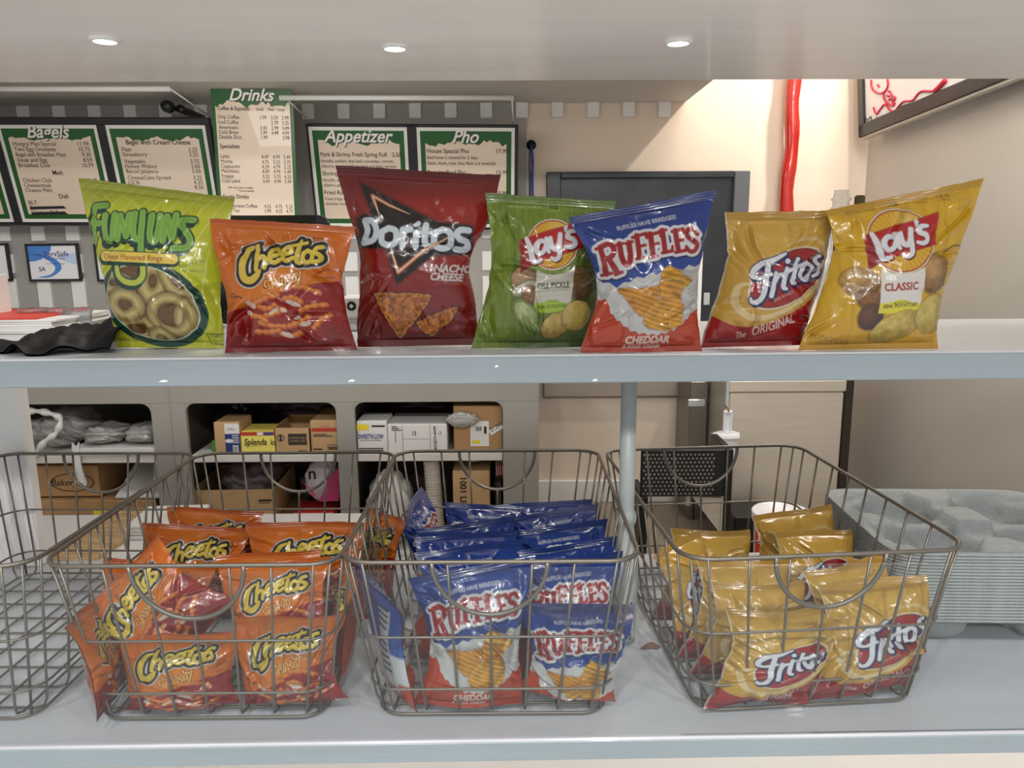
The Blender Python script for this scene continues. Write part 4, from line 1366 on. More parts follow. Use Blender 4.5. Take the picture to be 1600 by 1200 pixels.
def sheet(parent, cx, w, h, title, lines, seed, off=.0, band=.10, tsize=.085):
    """one printed page: white margin, green border with a torn top band, cream ground, lettering"""
    m = MB()
    m.box((cx - w / 2, -.004 - off, 0), (cx + w / 2, -.001 - off, h), 0)
    M = Matrix.Translation((cx, -.004 - off, 0))
    g_ = w * .035
    m.add([(cx - w / 2 + g_, -.0045 - off, g_), (cx + w / 2 - g_, -.0045 - off, g_), (cx + w / 2 - g_, -.0045 - off, h - g_), (cx - w / 2 + g_, -.0045 - off, h - g_)], [(0, 1, 2, 3)], 1)
    g2 = w * .085
    m.add([(cx - w / 2 + g2, -.005 - off, g2), (cx + w / 2 - g2, -.005 - off, g2), (cx + w / 2 - g2, -.005 - off, h - g2), (cx - w / 2 + g2, -.005 - off, h - g2)], [(0, 1, 2, 3)], 2)
    t = MB()
    torn(w - 2 * g_, h, 0, 1, t, h - g_, h * band, seed)
    m.add([Vector(v) + Vector((cx, -.0045 - off, 0)) for v in t.v], t.f, 1)
    L = m
    y = -.0062 - off
    if title:
        L.text(title, cx, h * (1 - band * 1.25), w * tsize * 2.1, y, 'CENTER', 0, .02, .35, sx=.95)
        L.text(title, cx + w * .008, h * (1 - band * 1.25) - w * .008, w * tsize * 2.1, y + .0005, 'CENTER', 3, .02, .35, sx=.95)
    for (txt, fx, fy, sz, al, bold) in lines:
        L.text(txt, cx - w / 2 + fx * w, h * (1 - fy), sz * w, y, al, 3, bold, sx=.84 if al == 'LEFT' and len(txt) > 18 else .94)
    return m.build('menu_sheet', [mwhite, green, cream, ink], parent)


def price_rows(rows, y0, dy, x0=.12, x1=.88, sz=.058, bold=0.0):
    out = []
    for i, (a, *ps) in enumerate(rows):
        out.append((a, x0, y0 + i * dy, sz, 'LEFT', bold))
        for j, p in enumerate(ps):
            out.append((p, x1 - (len(ps) - 1 - j) * .14, y0 + i * dy, sz, 'RIGHT', 0))
    return out


tilt = R(15)
bag_l = price_rows([('Hungry Man Special', '11.99'), ('Two Egg Omelette', '10.75'), ('Bagel with Breakfast Meat', '9.30'), ('Steak and Egg', '8.59'), ('Breakfast Club', '10.79')], .205, .054) + \
    [('Melt', .5, .50, .066, 'CENTER', .01)] + price_rows([('Chicken Club', '13.19'), ('Cheesesteak', '12.19'), ('Cheese Melt', '11.19')], .575, .052) + \
    [('Deli', .5, .745, .066, 'CENTER', .01)] + price_rows([('BLT', ''), ('Rueben', ''), ('Chicken BLT', '')], .81, .052)
bag_l = [q for q in bag_l if q[0]]
cr_l = [('Bagel with Cream Cheese', .5, .19, .066, 'CENTER', .012)] + price_rows([('Plain', '3.25'), ('Strawberry', '3.25')], .26, .05) + price_rows([('Vegetable', '3.75'), ('Honey Walnut', '3.00'), ('Bacon Jalapeno', '3.00')], .38, .05) + \
    price_rows([('CheeseCake Spread', '3.25'), ('1/2 lb', '4.35'), ('1 lb', '8.50')], .545, .05) + [('Bagel with other Spreads', .5, .75, .062, 'CENTER', .01)] + price_rows([('Butter', '1.75'), ('Jelly', '1.75')], .83, .05)
MA, wA, hA = plane_fit((-188, 183), (327, 184), (-165, 351), 3.62, tilt)
boardA = thing('menu_board', 'long black-framed menu board headed Bagels, leaning forward on the back wall', 'menu board', M=MA)
m = MB()
fr = .012
m.box((-wA / 2, 0, 0), (wA / 2, .018, hA), 0, .003)
m.box((-wA / 2, -.010, hA - .03), (wA / 2, 0, hA), 0, .002)
m.box((-wA / 2, -.010, 0), (wA / 2, 0, .012), 0, .002)
sw = wA * .305
xs = [-wA / 2 + wA * .170, -wA / 2 + wA * .501, -wA / 2 + wA * .832]
for xa, xb in ((-wA / 2, xs[0] - sw / 2), (xs[0] + sw / 2, xs[1] - sw / 2), (xs[1] + sw / 2, xs[2] - sw / 2), (xs[2] + sw / 2, wA / 2)):
    m.box((xa, -.010, .012), (xb, 0, hA - .03), 0, .002)
m.build('frame', frame_m, boardA)
ho = Matrix.Translation((0, 0, .012))
for cx_, ti, ls, sd in ((xs[0], '', [], 1), (xs[1], 'Bagels', bag_l, 2), (xs[2], '', cr_l, 3)):
    e = sheet(boardA, cx_, sw, hA - .045, ti, ls, sd, band=.10)
    e.matrix_basis = Matrix.Translation((0, 0, .014))
    if ti:
        q = MB()                          # two prices struck out with a marker
        for fy in (.868, .972 - .05):
            q.add([(cx_ - sw / 2 + sw * .11, -.0068, hA * (1 - fy) - .004), (cx_ - sw / 2 + sw * .5, -.0068, hA * (1 - fy) + .001), (cx_ - sw / 2 + sw * .47, -.0068, hA * (1 - fy) + .013), (cx_ - sw / 2 + sw * .13, -.0068, hA * (1 - fy) + .009)], [(0, 1, 2, 3)])
        q.build('marker_strokes', frame_m, e)
    else:
        pass

MBd, wB, hB = plane_fit((478, 193), (810, 195), (499, 357), 3.66, tilt)
boardB = thing('menu_board', 'black-framed menu board with the Appetizer and Pho pages on the back wall', 'menu board', M=MBd)
m = MB()
m.box((-wB / 2, 0, 0), (wB / 2, .018, hB), 0, .003)
sw = wB * .465
xs = [-wB / 2 + wB * .242, wB / 2 - wB * .249]
for xa, xb in ((-wB / 2, xs[0] - sw / 2), (xs[0] + sw / 2, xs[1] - sw / 2), (xs[1] + sw / 2, wB / 2)):
    m.box((xa, -.010, 0), (xb, 0, hB), 0, .002)
m.box((-wB / 2, -.010, hB - .012), (wB / 2, 0, hB), 0, .002)
m.box((-wB / 2, -.010, 0), (wB / 2, 0, .010), 0, .002)
m.build('frame', frame_m, boardB)
app = [('Pork & Shrimp Fresh Spring Roll', .10, .285, .062, 'LEFT', .008), ('2.50', .93, .285, .062, 'RIGHT', .008), ('Noodle, scallion, thai basil, cucumber, carrots,', .10, .345, .048, 'LEFT', 0),
       ('cilantro, purple cabbage, mint and bean sprouts', .10, .395, .048, 'LEFT', 0), ('Shrimp Fresh Roll', .10, .475, .062, 'LEFT', .008), ('Noodle, scallion, thai basil, cucumber,', .10, .535, .048, 'LEFT', 0),
       ('cilantro, purple cabbage', .10, .585, .048, 'LEFT', 0), ('Fried Roll', .10, .665, .062, 'LEFT', .008), ('Fried crispy with taro and', .10, .725, .048, 'LEFT', 0), ('shiitake mushroom', .10, .775, .048, 'LEFT', 0)]
pho = [('House Special Pho', .10, .245, .062, 'LEFT', .008), ('17.99', .93, .245, .062, 'RIGHT', .008), ('Beef bone is stewed for 2 days', .10, .305, .05, 'LEFT', 0), ('Steak, shank, tripe, fatty flank and meatballs', .10, .36, .048, 'LEFT', 0),
       ('Regular Beef Pho', .10, .455, .062, 'LEFT', .008), ('15.99', .93, .455, .062, 'RIGHT', .008), ('Beef bone is stewed for 2 days', .10, .515, .05, 'LEFT', 0), ('15.99', .93, .665, .062, 'RIGHT', .008)]
for cx_, ti, ls, sd in ((xs[0], 'Appetizer', app, 4), (xs[1], 'Pho', pho, 5)):
    e = sheet(boardB, cx_, sw, hB - .024, ti, ls, sd, band=.115)
    e.matrix_basis = Matrix.Translation((0, 0, .011))

MD, wD, hD = plane_fit((329, 139), (457, 141), (345, 336), 3.45, R(2))
poster = thing('hanging_poster', 'tall green and cream Drinks price poster hanging between the two menu boards', 'menu poster', M=MD)
m = MB()
m.box((-wD / 2, 0, 0), (wD / 2, .004, hD), 1)
m.add([(-wD / 2 + .015, -.0008, .0), (wD / 2 - .015, -.0008, .0), (wD / 2 - .015, -.0008, hD - .02), (-wD / 2 + .015, -.0008, hD - .02)], [(0, 1, 2, 3)], 0)
torn(wD, hD, 0, 1, m, hD, hD * .115, 7, yy=-.0014)
L = m
L.text('Drinks', 0, hD * .915, wD * .2, -.0024, 'CENTER', 3, .02, .35)
L.text('Drinks', .003, hD * .915 - .003, wD * .2, -.0019, 'CENTER', 2, .02, .35)
yy = lambda q: hD * (1 - (q - 139) / 197.0)
xx = lambda q: (q - 337 - 60) / 128.0 * wD


def row(yp, a, ps=(), sz=8.4, bold=0.0, x=342):
    k = wD / 128.0
    L.text(a, xx(x), yy(yp + 3), sz * k, -.0024, 'LEFT', 2, bold, sx=.84)
    for j, p_ in enumerate(ps):
        if p_:
            L.text(p_, xx((418, 436, 453)[j]), yy(yp + 3), sz * .95 * k, -.0024, 'RIGHT', 2, 0, sx=.82)


row(168, 'Coffee & Espresso', ('', '', ''), 8.2, .012)
for j, t_ in enumerate(('Small', 'Med.', 'Large')):
    L.text(t_, xx((403, 421, 436)[j]), yy(171), 6.6 * wD / 128, -.0024, 'LEFT', 2, .0, sx=.84)
for yp, a, ps in ((181, 'Drip Coffee', ('1.99', '2.59', '2.99')), (189, 'Iced Coffee', ('', '2.79', '3.25')), (197, 'Americano', ('2.45', '2.99', '3.49')), (204.5, 'Cold Brew', ('3.99', '4.49', '4.99')), (212, 'Double Shot', ('1.99', '', '3.99'))):
    row(yp, a, ps)
row(226.5, 'Specialties', (), 9, .012)
for yp, a, ps in ((242, 'Latte', ('4.49', '4.99', '5.49')), (250, 'Mocha', ('4.75', '5.25', '5.75')), (257.5, 'Cappucino', ('4.29', '4.79', '5.25')), (265, 'Macchiato', ('4.49', '4.99', '5.49')), (273, 'Frappe', ('5.25', '5.75', '6.25')), (280.5, 'Chai Latte', ('4.49', '4.99', '5.49'))):
    row(yp, a, ps)
row(290, '*Milk alternatives available', (), 4.6, x=350)
row(295, '**Decaf available', (), 4.6, x=366)
row(306, 'Exotic Drinks', (), 9, .012)
row(320.5, 'Vietnamese Coffee', ('4.25', '4.75', '5.25'))
row(328, 'Thai Tea', ('3.99', '4.25', '4.75'))
L.build('poster_sheet', [cream, green, ink, mwhite], poster)

# white bars over the boards, with their brackets
barm = mat('white_bar', (224, 224, 220), rough=.3)
for (xa, xb, yp, Y, ends, lab) in ((-220, 266, 139, 3.3, ((266, 139, 325, 180),), 'white light bar above the board headed Bagels'),
                                   (437, 803, 153, 3.35, ((446, 152, 478, 184), (800, 154, 802, 192)), 'white light bar above the Appetizer and Pho board')):
    a, b = at(xa, yp, Y), at(xb, yp, Y)
    t = thing('light_bar', lab, 'light bar', a)
    T = Matrix.Translation(a).inverted()
    MB().tube([a, b], .0105, 12).build('tube', barm, t, T)
    for (p0, q0, p1, q1) in ends:
        MB().tube([at(p0, q0, Y), at(p1, q1, 3.62)], .0035, 8).build('bracket', barm, t, T)
# black lamp above the boards
c = at(271, 168, 3.55)
t = thing('wall_camera', 'small black camera above the boards, left of the Drinks poster', 'camera', c)
t.scale = (.72, .72, .72)
blk_m = mat('black_plastic', (20, 20, 22), rough=.35)
Mx = Matrix.Rotation(R(90), 4, 'X')
MB().lathe([(0, 0), (.03, 0), (.036, .012), (.036, .05), (.03, .07), (0, .072)], 24, 0, (0, 0, 0), Matrix.Translation((-.02, 0, 0)) @ Mx).build('lens_barrel', blk_m, t)
MB().lathe([(0, 0), (.024, 0), (.024, .03), (0, .03)], 20, 0, (0, 0, 0), Matrix.Translation((.035, .04, -.005)) @ Mx).build('housing', blk_m, t)
MB().box((-.02, .03, -.012), (.05, .38, .012), 0, .004).build('mount', blk_m, t)

# framed certificates
cert_w = mat('certificate_paper', (232, 232, 236), rough=.4)
blue = mat('certificate_blue', (76, 132, 206), rough=.4)
pale = mat('certificate_pale_blue', (190, 208, 232), rough=.4)
navy = mat('certificate_navy', (52, 56, 120), rough=.4)
for (TL, TR, BL, lab) in (((-62, 381), (11, 380), (-50, 440), 'black-framed certificate cut off by the left edge of the picture'),
                          ((39, 381), (121, 380), (49, 440), 'black-framed food safety certificate with blue swirls under the menu board'),
                          ((146, 381), (224, 380), (156, 440), 'black-framed certificate mostly hidden behind the yellow-green bag')):
    Mq, w, h = plane_fit(TL, TR, BL, YB - .045, R(1))
    t = thing('certificate', lab, 'certificate', M=Mq, group='framed certificates under the menu boards')
    fw = .011
    m = MB()
    m.box((-w / 2, -.008, 0), (-w / 2 + fw, .012, h), 0, .002)
    m.box((w / 2 - fw, -.008, 0), (w / 2, .012, h), 0, .002)
    m.box((-w / 2, -.008, 0), (w / 2, .012, fw), 0, .002)
    m.box((-w / 2, -.008, h - fw), (w / 2, .012, h), 0, .002)
    m.build('frame', frame_m, t)
    m = MB()
    m.box((-w / 2 + fw, -.002, fw), (w / 2 - fw, .010, h - fw), 0)
    if 'swirls' in lab:
        y_ = -.0028
        pts = [(-w / 2 + fw, h - fw)] + [(-w / 2 + fw + .115 * math.cos(R(a)), h - fw + .075 * math.sin(R(a))) for a in range(-90, 1, 10)]
        m.add([(p[0], y_, p[1]) for p in pts], [tuple(range(len(pts)))], 1)
        o1 = [(-.118, .022), (-.03, .02), (.02, .05), (.035, .075), (.0, .11), (-.06, .128), (-.118, .13)]
        o2 = [(-.118, .118), (-.06, .116), (-.02, .1), (0, .078), (-.02, .052), (-.06, .034)]
        for a, b in zip(smooth_path([(-.05, .022), (0, .03), (.045, .07), (.01, .115), (-.06, .13), (-.118, .131)], 5), smooth_path([(-.052, .02), (-.01, .04), (.012, .072), (-.02, .103), (-.07, .12), (-.118, .128)], 5)):
            pass
        A_ = smooth_path([(-.09, .020), (-.02, .022), (.036, .062), (.012, .108), (-.06, .131), (-.118, .133)], 5)
        B_ = smooth_path([(-.05, .026), (-.016, .036), (.006, .066), (-.02, .1), (-.07, .124), (-.118, .130)], 5)
        for i in range(len(A_) - 1):
            m.add([(A_[i][0], y_, A_[i][1]), (A_[i + 1][0], y_, A_[i + 1][1]), (B_[i + 1][0], y_, B_[i + 1][1]), (B_[i][0], y_, B_[i][1])], [(0, 1, 2, 3)], 1)
        A_ = smooth_path([(.02, .12), (.07, .13), (.118, .14)], 5)
        B_ = smooth_path([(.03, .11), (.07, .09), (.118, .08)], 5)
        for i in range(len(A_) - 1):
            m.add([(A_[i][0], y_, A_[i][1]), (A_[i + 1][0], y_, A_[i + 1][1]), (B_[i + 1][0], y_, B_[i + 1][1]), (B_[i][0], y_, B_[i][1])], [(0, 1, 2, 3)], 2)
        m.text('ServSafe', -.04, h - .062, .036, y_ - .0004, 'LEFT', 3, .01)
        m.text('CERTIFICATION', -.04, h - .078, .014, y_ - .0004, 'LEFT', 3)
        m.text('Food Protection Manager', -.036, h - .1, .009, y_ - .0004, 'LEFT', 3)
        m.text('SA', -.075, .05, .03, y_ - .0008, 'LEFT', 3, .01)
    m.build('paper', [cert_w, blue, pale, navy], t)

# ------------------------------------------------------------------ dark framed panel, cord, pipe, framed drawing
a, b = at(853, 270, YB), at(1154, 560, YB)
t = thing('slate_board', 'large dark panel in a grey frame on the back wall behind the blue bag', 'wall panel', ((a.x + b.x) / 2, YB - .02, b.z))
w, h = (b.x - a.x), a.z - b.z
slate = mat('dark_slate', (38, 42, 48), rough=.25, var=.25, scale=5, coat=.3)
fgrey = mat('panel_frame_grey', (92, 96, 100), rough=.4)
MB().box((-w / 2 + .06, 0, .0), (w / 2 - .06, .02, h - .02)).build('pane', slate, t)
m = MB()
m.box((-w / 2, -.03, 0), (-w / 2 + .07, .018, h), 0, .004)
m.build('frame', slate, t)
m = MB()
m.box((w / 2 - .075, -.03, 0), (w / 2, .018, h), 0, .004)
m.build('frame', fgrey, t)
MB().box((-w / 2 + .07, -.03, h - .03), (w / 2 - .075, .018, h), 0, .004).build('frame', slate, t)
lx_ = at(1110, 480, YB - .05).x - (a.x + b.x) / 2
MB().box((lx_ - .07, -.045, 0), (lx_ - .05, .0, h * .72), 0, .003).build('light_strip', barm, t)
lz = at(1108, 467, YB - .03).z - b.z
MB().box((lx_ - .03, -.012, lz - .03), (lx_ + .0, -.002, lz + .03), 0, .002).build('tag', mat('pale_tag', (170, 176, 176), rough=.5), t)
m = MB()
p = at(830, 227, YB)
cordm = mat('blue_cord', (60, 84, 178), rough=.5)
for k in range(4):
    x = p.x + (k - 1.5) * .006
    m.tube(smooth_path([(p.x, YB - .01, p.z), (x + .004 * math.sin(k), YB - .016, p.z - .06), (x + .006 * math.sin(k * 2), YB - .018, p.z - .16), (x, YB - .016, p.z - .36), (x - .01, YB - .012, p.z - .62)], 6), .0028, 6, mi=0 if k else 1)
o = m.build('cord', [cordm, mat('dark_cord', (34, 36, 52), rough=.5)])
tag(o, 'thin blue cords hanging from a hole in the back wall beside the Pho page', 'cord')
m = MB().lathe([(0, 0), (.02, 0), (.024, .006), (0, .007)], 20, 0, (0, 0, 0), Matrix.Translation((p.x, YB - .001, p.z)) @ Matrix.Rotation(R(90), 4, 'X'))
o = m.build('cord_grommet', blk_m)
tag(o, 'black grommet where the blue cords enter the back wall', 'grommet')
m = MB()
pipe_m = mat('red_pipe_paint', (178, 36, 26), rough=.22, coat=.6, bump=.35, bscale=14, var=.06, scale=9)
pa, pb = at(1242, 128, YB - .085), at(1243, 560, YB - .085)
n = 44
m.tube([(pa.x + .006 * math.sin(k * .8) + (-.012 * k / n), YB - .085, lerp(2.3, .002, k / n)) for k in range(n + 1)], [.033 + .0022 * math.sin(k * 1.7) for k in range(n + 1)], 20)
o = m.build('red_pipe', pipe_m)
tag(o, 'glossy red wrapped pipe running up the beige back wall', 'pipe')
# framed marker drawing on the right wall
A0, B0 = atx(1345, 215, XR - .09), atx(1566, 127, XR - .075)
u = (B0 - A0).normalized()
A0 = A0 - u * .0
nrm = Vector((-1, 0, -.08)).normalized()
v = Vector(nrm).cross(u)
if v.z < 0:
    v = -v
v.normalize()
nn = u.cross(v).normalized()
if nn.x > 0:
    nn = -nn
Mq = Matrix((u, -nn, v)).transposed().to_4x4()
Mq.translation = A0
t = thing('framed_drawing', 'black-framed white board with red marker drawing hung on the right wall', 'picture', M=Mq)
W_, H_ = 1.5, .75
fw = .055
m = MB()
m.box((0, -.012, 0), (fw, .03, H_), 0, .003)
m.box((W_ - fw, -.012, 0), (W_, .03, H_), 0, .003)
m.box((0, -.012, 0), (W_, .03, fw), 0, .003)
m.box((0, -.012, H_ - fw), (W_, .03, H_), 0, .003)
m.box((0, -.004, -.012), (W_, .03, 0), 1, .002)
m.build('frame', [frame_m, mat('frame_edge', (196, 190, 178), rough=.5)], t)
MB().box((fw, -.001, fw), (W_ - fw, .02, H_ - fw)).build('board', mat('white_board_face', (232, 234, 236), rough=.3), t)
# trace of the drawing, given in picture pixels and laid on the board
def onboard(px, py):
    d = ray(px, py)
    P = CAM + d * ((A0 - CAM).dot(nn) / d.dot(nn))
    q = Mq.inverted() @ P
    return (q.x, -.004, q.z)
red = mat('red_marker', (206, 40, 70), rough=.5)
m = MB()
z5 = lambda pts: [onboard(1200 + a / 4, 100 + b / 4) for a, b in pts]
for pts in ([(650, 100), (652, 140), (672, 172), (708, 184), (740, 166), (756, 130), (752, 96)], [(730, 182), (730, 210), (748, 240), (782, 260), (798, 246), (782, 236), (802, 214), (780, 196), (770, 176), (756, 168)],
            [(664, 272), (684, 312), (704, 286), (736, 252), (770, 290), (800, 290), (850, 236), (910, 226), (960, 172), (1050, 168), (1090, 130)], [(690, 130), (700, 142)], [(745, 196), (765, 204)], [(760, 224), (780, 216)]):
    m.tube(smooth_path(z5(pts), 5), .0045, 6)
m.tube(smooth_path(z5([(1050, 168), (1070, 150), (1120, 96)]), 4), .011, 6)
m.build('marker_drawing', red, t)
m = MB()
for pts in ([(632, 384), (610, 352), (616, 336), (630, 352), (644, 328), (652, 344), (632, 384)], [(684, 330), (680, 350), (704, 346), (720, 320), (728, 330), (746, 316)], [(800, 290), (860, 256), (930, 238)]):
    m.tube(smooth_path(z5(pts), 4), .002, 5)
m.build('marker_signature', ink, t)

# ------------------------------------------------------------------ the grey counter with open cubbies along the back
YC = 2.9
cab_m = mat('grey_cabinet_paint', (158, 154, 146), rough=.5, var=.04, scale=5, bump=.04, bscale=30)
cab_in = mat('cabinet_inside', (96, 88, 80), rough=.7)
X = lambda px, py=713, Y=YC: at(px, py, Y).x
Z = lambda py, Y=YC, px=400: at(px, py, Y).z
z_t, z_s, z_b = Z(630), Z(712), .10
xl, xr = X(-120), X(842)
ops = [(X(-60), X(242)), (X(296), X(528)), (X(557), X(786))]
cab = thing('cubby_counter', 'grey back counter with three open cubbies full of supplies', 'counter', ((xl + xr) / 2, YC, 0))
CMx = Matrix.Translation((-(xl + xr) / 2, -YC, 0))
m = MB()
m.box((xl, YC + .02, .0), (xr, YC + .6, .04))
m.box((xl, YC + .58, .04), (xr, YC + .6, .86))
for x in [xl] + [(ops[i][1] + ops[i + 1][0]) / 2 for i in range(2)] + [xr - .02]:
    m.box((x, YC + .02, .04), (x + .02, YC + .58, .86))
m.build('body', cab_in, cab, CMx)
m = MB()
m.box((xl, YC, z_t), (xr, YC + .022, .875), 0, .002)
m.box((xl, YC, 0), (xr, YC + .022, z_b), 0, .002)
edges = [xl] + [q for o_ in ops for q in o_] + [xr]
for i in range(0, 8, 2):
    m.box((edges[i], YC, z_b), (edges[i + 1], YC + .022, z_t), 0, .002)
for (xa, xb) in ops:                       # rounded upper corners of the openings
    r = .035
    for (xc, sg) in ((xa, 1), (xb, -1)):
        pts = [(xc, z_t)] + [(xc + sg * (r - r * math.sin(R(a))), z_t - (r - r * math.cos(R(a)))) for a in range(0, 91, 15)]
        pts = pts if sg < 0 else pts[::-1]
        m.prism(pts, YC, YC + .022)
x = X(272)
m.box((x - .002, YC - .003, .0), (x + .002, YC, .875), 0)
m.build('face_frame', cab_m, cab, CMx)
shm = mat('white_shelf_board', (226, 222, 214), rough=.4)
for (xa, xb) in ops:
    MB().box((xa + .002, YC + .012, z_s - .03), (xb - .002, YC + .57, z_s), 0, .002).build('shelf', shm, cab, CMx)
o = MB().box((xl, YC - .03, .876), (xr + .02, YB - .03, .905), 0, .004).build('worktop', mat('worktop_white', (226, 226, 224), rough=.3))
tag(o, 'white worktop over the grey cubby counter', 'worktop')
# ------------------------------------------------------------------ things in the cubbies
kraft = mat('kraft_cardboard', (178, 138, 94), rough=.75, var=.08, scale=12)
kraft2 = mat('light_cardboard', (196, 160, 116), rough=.75, var=.06, scale=12)
carton_w = mat('white_carton', (230, 228, 224), rough=.55)
black_ink = mat('black_ink', (34, 30, 30), rough=.6)
red_ink = mat('red_ink', (186, 60, 40), rough=.6)
ink_b = mat('blue_ink', (50, 60, 140), rough=.6)
yellow_p = mat('yellow_print', (240, 214, 60), rough=.5)
ZS = z_s + .0006


def carton(name, label, px0, px1, py_top, Y, depth, mats, zb=None, rz=0, prints=(), group=None, open_top=False, cat='box', part='print'):
    """a box standing with its front at Y, spanning px0..px1, top at py_top. prints: callable(mb, w, h) per print part"""
    zb = ZS if zb is None else zb
    a, b = at(px0, py_top, Y), at(px1, py_top, Y)
    w, h = b.x - a.x, a.z - zb
    t = thing(name, label, cat, ((a.x + b.x) / 2, Y, zb), (0, 0, R(rz)), group)
    m = MB()
    th = .004
    if open_top:
        m.box((-w / 2, 0, 0), (w / 2, th, h))
        m.box((-w / 2, depth - th, 0), (w / 2, depth, h * 1.05))
        m.box((-w / 2, 0, 0), (-w / 2 + th, depth, h * 1.03))
        m.box((w / 2 - th, 0, 0), (w / 2, depth, h * 1.03))
        m.box((-w / 2, 0, 0), (w / 2, depth, th))
    else:
        m.box((-w / 2, 0, 0), (w / 2, depth, h), 0, .003)
    m.build('carton', mats[0], t)
    for i, (pn, fn, ms) in enumerate(prints):
        q = MB()
        fn(q, w, h)
        q.build(pn, ms, t)
    return t


def rect(q, x0, z0, x1, z1, y=-.0012, mi=0):
    q.add([(x0, y, z0), (x1, y, z0), (x1, y, z1), (x0, y, z1)], [(0, 1, 2, 3)], mi)


def crumple(name, label, c, size, m_, seed, cat='bag', n=26, amp=.35, group=None, flat=.0):
    """crumpled bag or sheet: a closed lumpy skin resting on its base"""
    c = Vector(c)

    def fn(u, v):
        th, ph = u * 2 * PI, v * PI
        d = Vector((math.cos(th) * math.sin(ph), math.sin(th) * math.sin(ph), math.cos(ph)))
        s1 = 1 + amp * (abs(math.sin(3 * d.x + seed) * math.cos(4 * d.z + seed * 2 + d.y * 3)) + .6 * abs(math.sin(9 * d.x + 7 * d.z + seed)) + .35 * abs(math.sin(17 * d.y + 15 * d.z - seed * 3)) - .6)
        p = d * s1 / (1 + amp * .9)
        sx = lambda q: math.copysign(abs(q) ** .75, q)
        return Vector((sx(p.x) * size[0] / 2, sx(p.y) * size[1] / 2, max(-.98, p.z) * size[2] / 2 + size[2] / 2))
    m = MB().grid(fn, n * 2, n, 0, True)
    o = m.build(name, m_)
    o.location = c
    return tag(o, label, cat, group)


plastic_w = mat('white_plastic_film', (222, 220, 216), rough=.3, coat=.3)
plastic_g = mat('clear_wrap', (168, 164, 160), rough=.18, coat=.5, spec=.7)
plastic_k = mat('black_plastic_film', (30, 28, 30), rough=.28, coat=.4)
plum = mat('dark_plum_film', (58, 36, 40), rough=.4, var=.3, scale=14)

# left cubby, upper level
p = at(80, 700, YC + .06)
crumple('plastic_bag', 'clear crumpled plastic bag on the upper level of the left cubby', (p.x, YC + .2, ZS), (.26, .30, .155), plastic_g, 1.3)
p = at(118, 706, YC + .02)
m = MB()
pts = smooth_path([at(44, 642, YC + .03), at(70, 644, YC + .03), at(94, 654, YC + .03), at(88, 676, YC + .02), at(70, 690, YC), at(54, 712, YC - .006)], 6)
m.tube(pts, [.012 + .004 * math.sin(i * 1.3) for i in range(len(pts))], 8)
o = m.build('bag_rim', plastic_w)
tag(o, 'rolled white plastic bag edge at the left end of the left cubby', 'bag edge')
crumple('wrapped_sleeve', 'crinkled clear wrapped bundle hanging over the shelf edge of the left cubby', at(150, 706, YC + .1) * 1.0 * 0 + Vector((X(150), YC + .11, z_s + .034)), (.19, .2, .075), plastic_g, 2.1)
m = MB().grid(lambda u, v: Vector((X(113) + .03 * u + .02 * v * v, YC + .004 - .012 * math.sin(v * 2) - .004 * math.sin(u * 6), z_s + .05 - .16 * v + .008 * math.sin(u * 9 + v * 5))), 8, 16, 0)
m.grid(lambda u, v: Vector((X(113) + .03 * u + .02 * v * v, YC + .008 - .012 * math.sin(v * 2) - .004 * math.sin(u * 6), z_s + .05 - .16 * v + .008 * math.sin(u * 9 + v * 5))), 8, 16, 0, flip=True)
o = m.build('plastic_strip', plastic_w)
tag(o, 'torn white plastic strip hanging down from the left cubby shelf', 'plastic strip')
crumple('lid_bundle', 'shiny wrapped stack of lids at the right end of the left cubby', Vector((X(213), YC + .11, z_s + .034)), (.14, .2, .08), plastic_g, 3.4, amp=.2)
o = MB().box((X(112), YC + .004, ZS), (X(243) - .004, YC + .42, z_s + .033), 0, .002).build('foam_board_stack', carton_w)
tag(o, 'flat stack of white boards on the shelf of the left cubby', 'board stack')
# left cubby, below
zl = z_b + .002
zl = .042
zmid = Z(782)
carton('cardboard_box', 'brown cardboard box with a printed bakery oval, lower level of the left cubby', 30, 152, 728, YC + .06, .34, [kraft], zb=zmid + .001, rz=0, prints=[
    ('print', lambda q, w, h: (q.text('Bakery', -w * .12, h * .36, h * .30, -.0015, 'LEFT', 0, 0, .3), q.tube([(w * .16 + .085 * math.cos(a * PI / 16), -.0015, h * .46 + h * .28 * math.sin(a * PI / 16)) for a in range(32)], .0016, 5, True)), black_ink)])
carton('cardboard_box', 'brown cardboard box under the oval-printed one, yellow sticker on its front', 20, 242, 783, YC + .03, .4, [kraft], zb=.042, prints=[
    ('sticker', lambda q, w, h: rect(q, w * .06, h * .68, w * .17, h * .86), yellow_p),
    ('print', lambda q, w, h: [rect(q, -w * .42 + i * .02, h * .74 - j * .02, -w * .42 + i * .02 + .014, h * .74 - j * .02 + .005) for i in range(8) for j in range(2)], black_ink)])
m = MB().grid(lambda u, v: Vector((X(168) + u * (X(242) - X(168)) - .01, YC + .04 + v * .25, zmid + .003 + .10 * v + .02 * math.sin(u * 5 + v * 3) * v)), 12, 12)
m.grid(lambda u, v: Vector((X(168) + u * (X(242) - X(168)) - .01, YC + .04 + v * .25, zmid - .001 + .10 * v + .02 * math.sin(u * 5 + v * 3) * v)), 12, 12, flip=True)
o = m.build('paper_sheet', carton_w)
tag(o, 'crumpled white paper beside the brown boxes in the left cubby', 'paper')

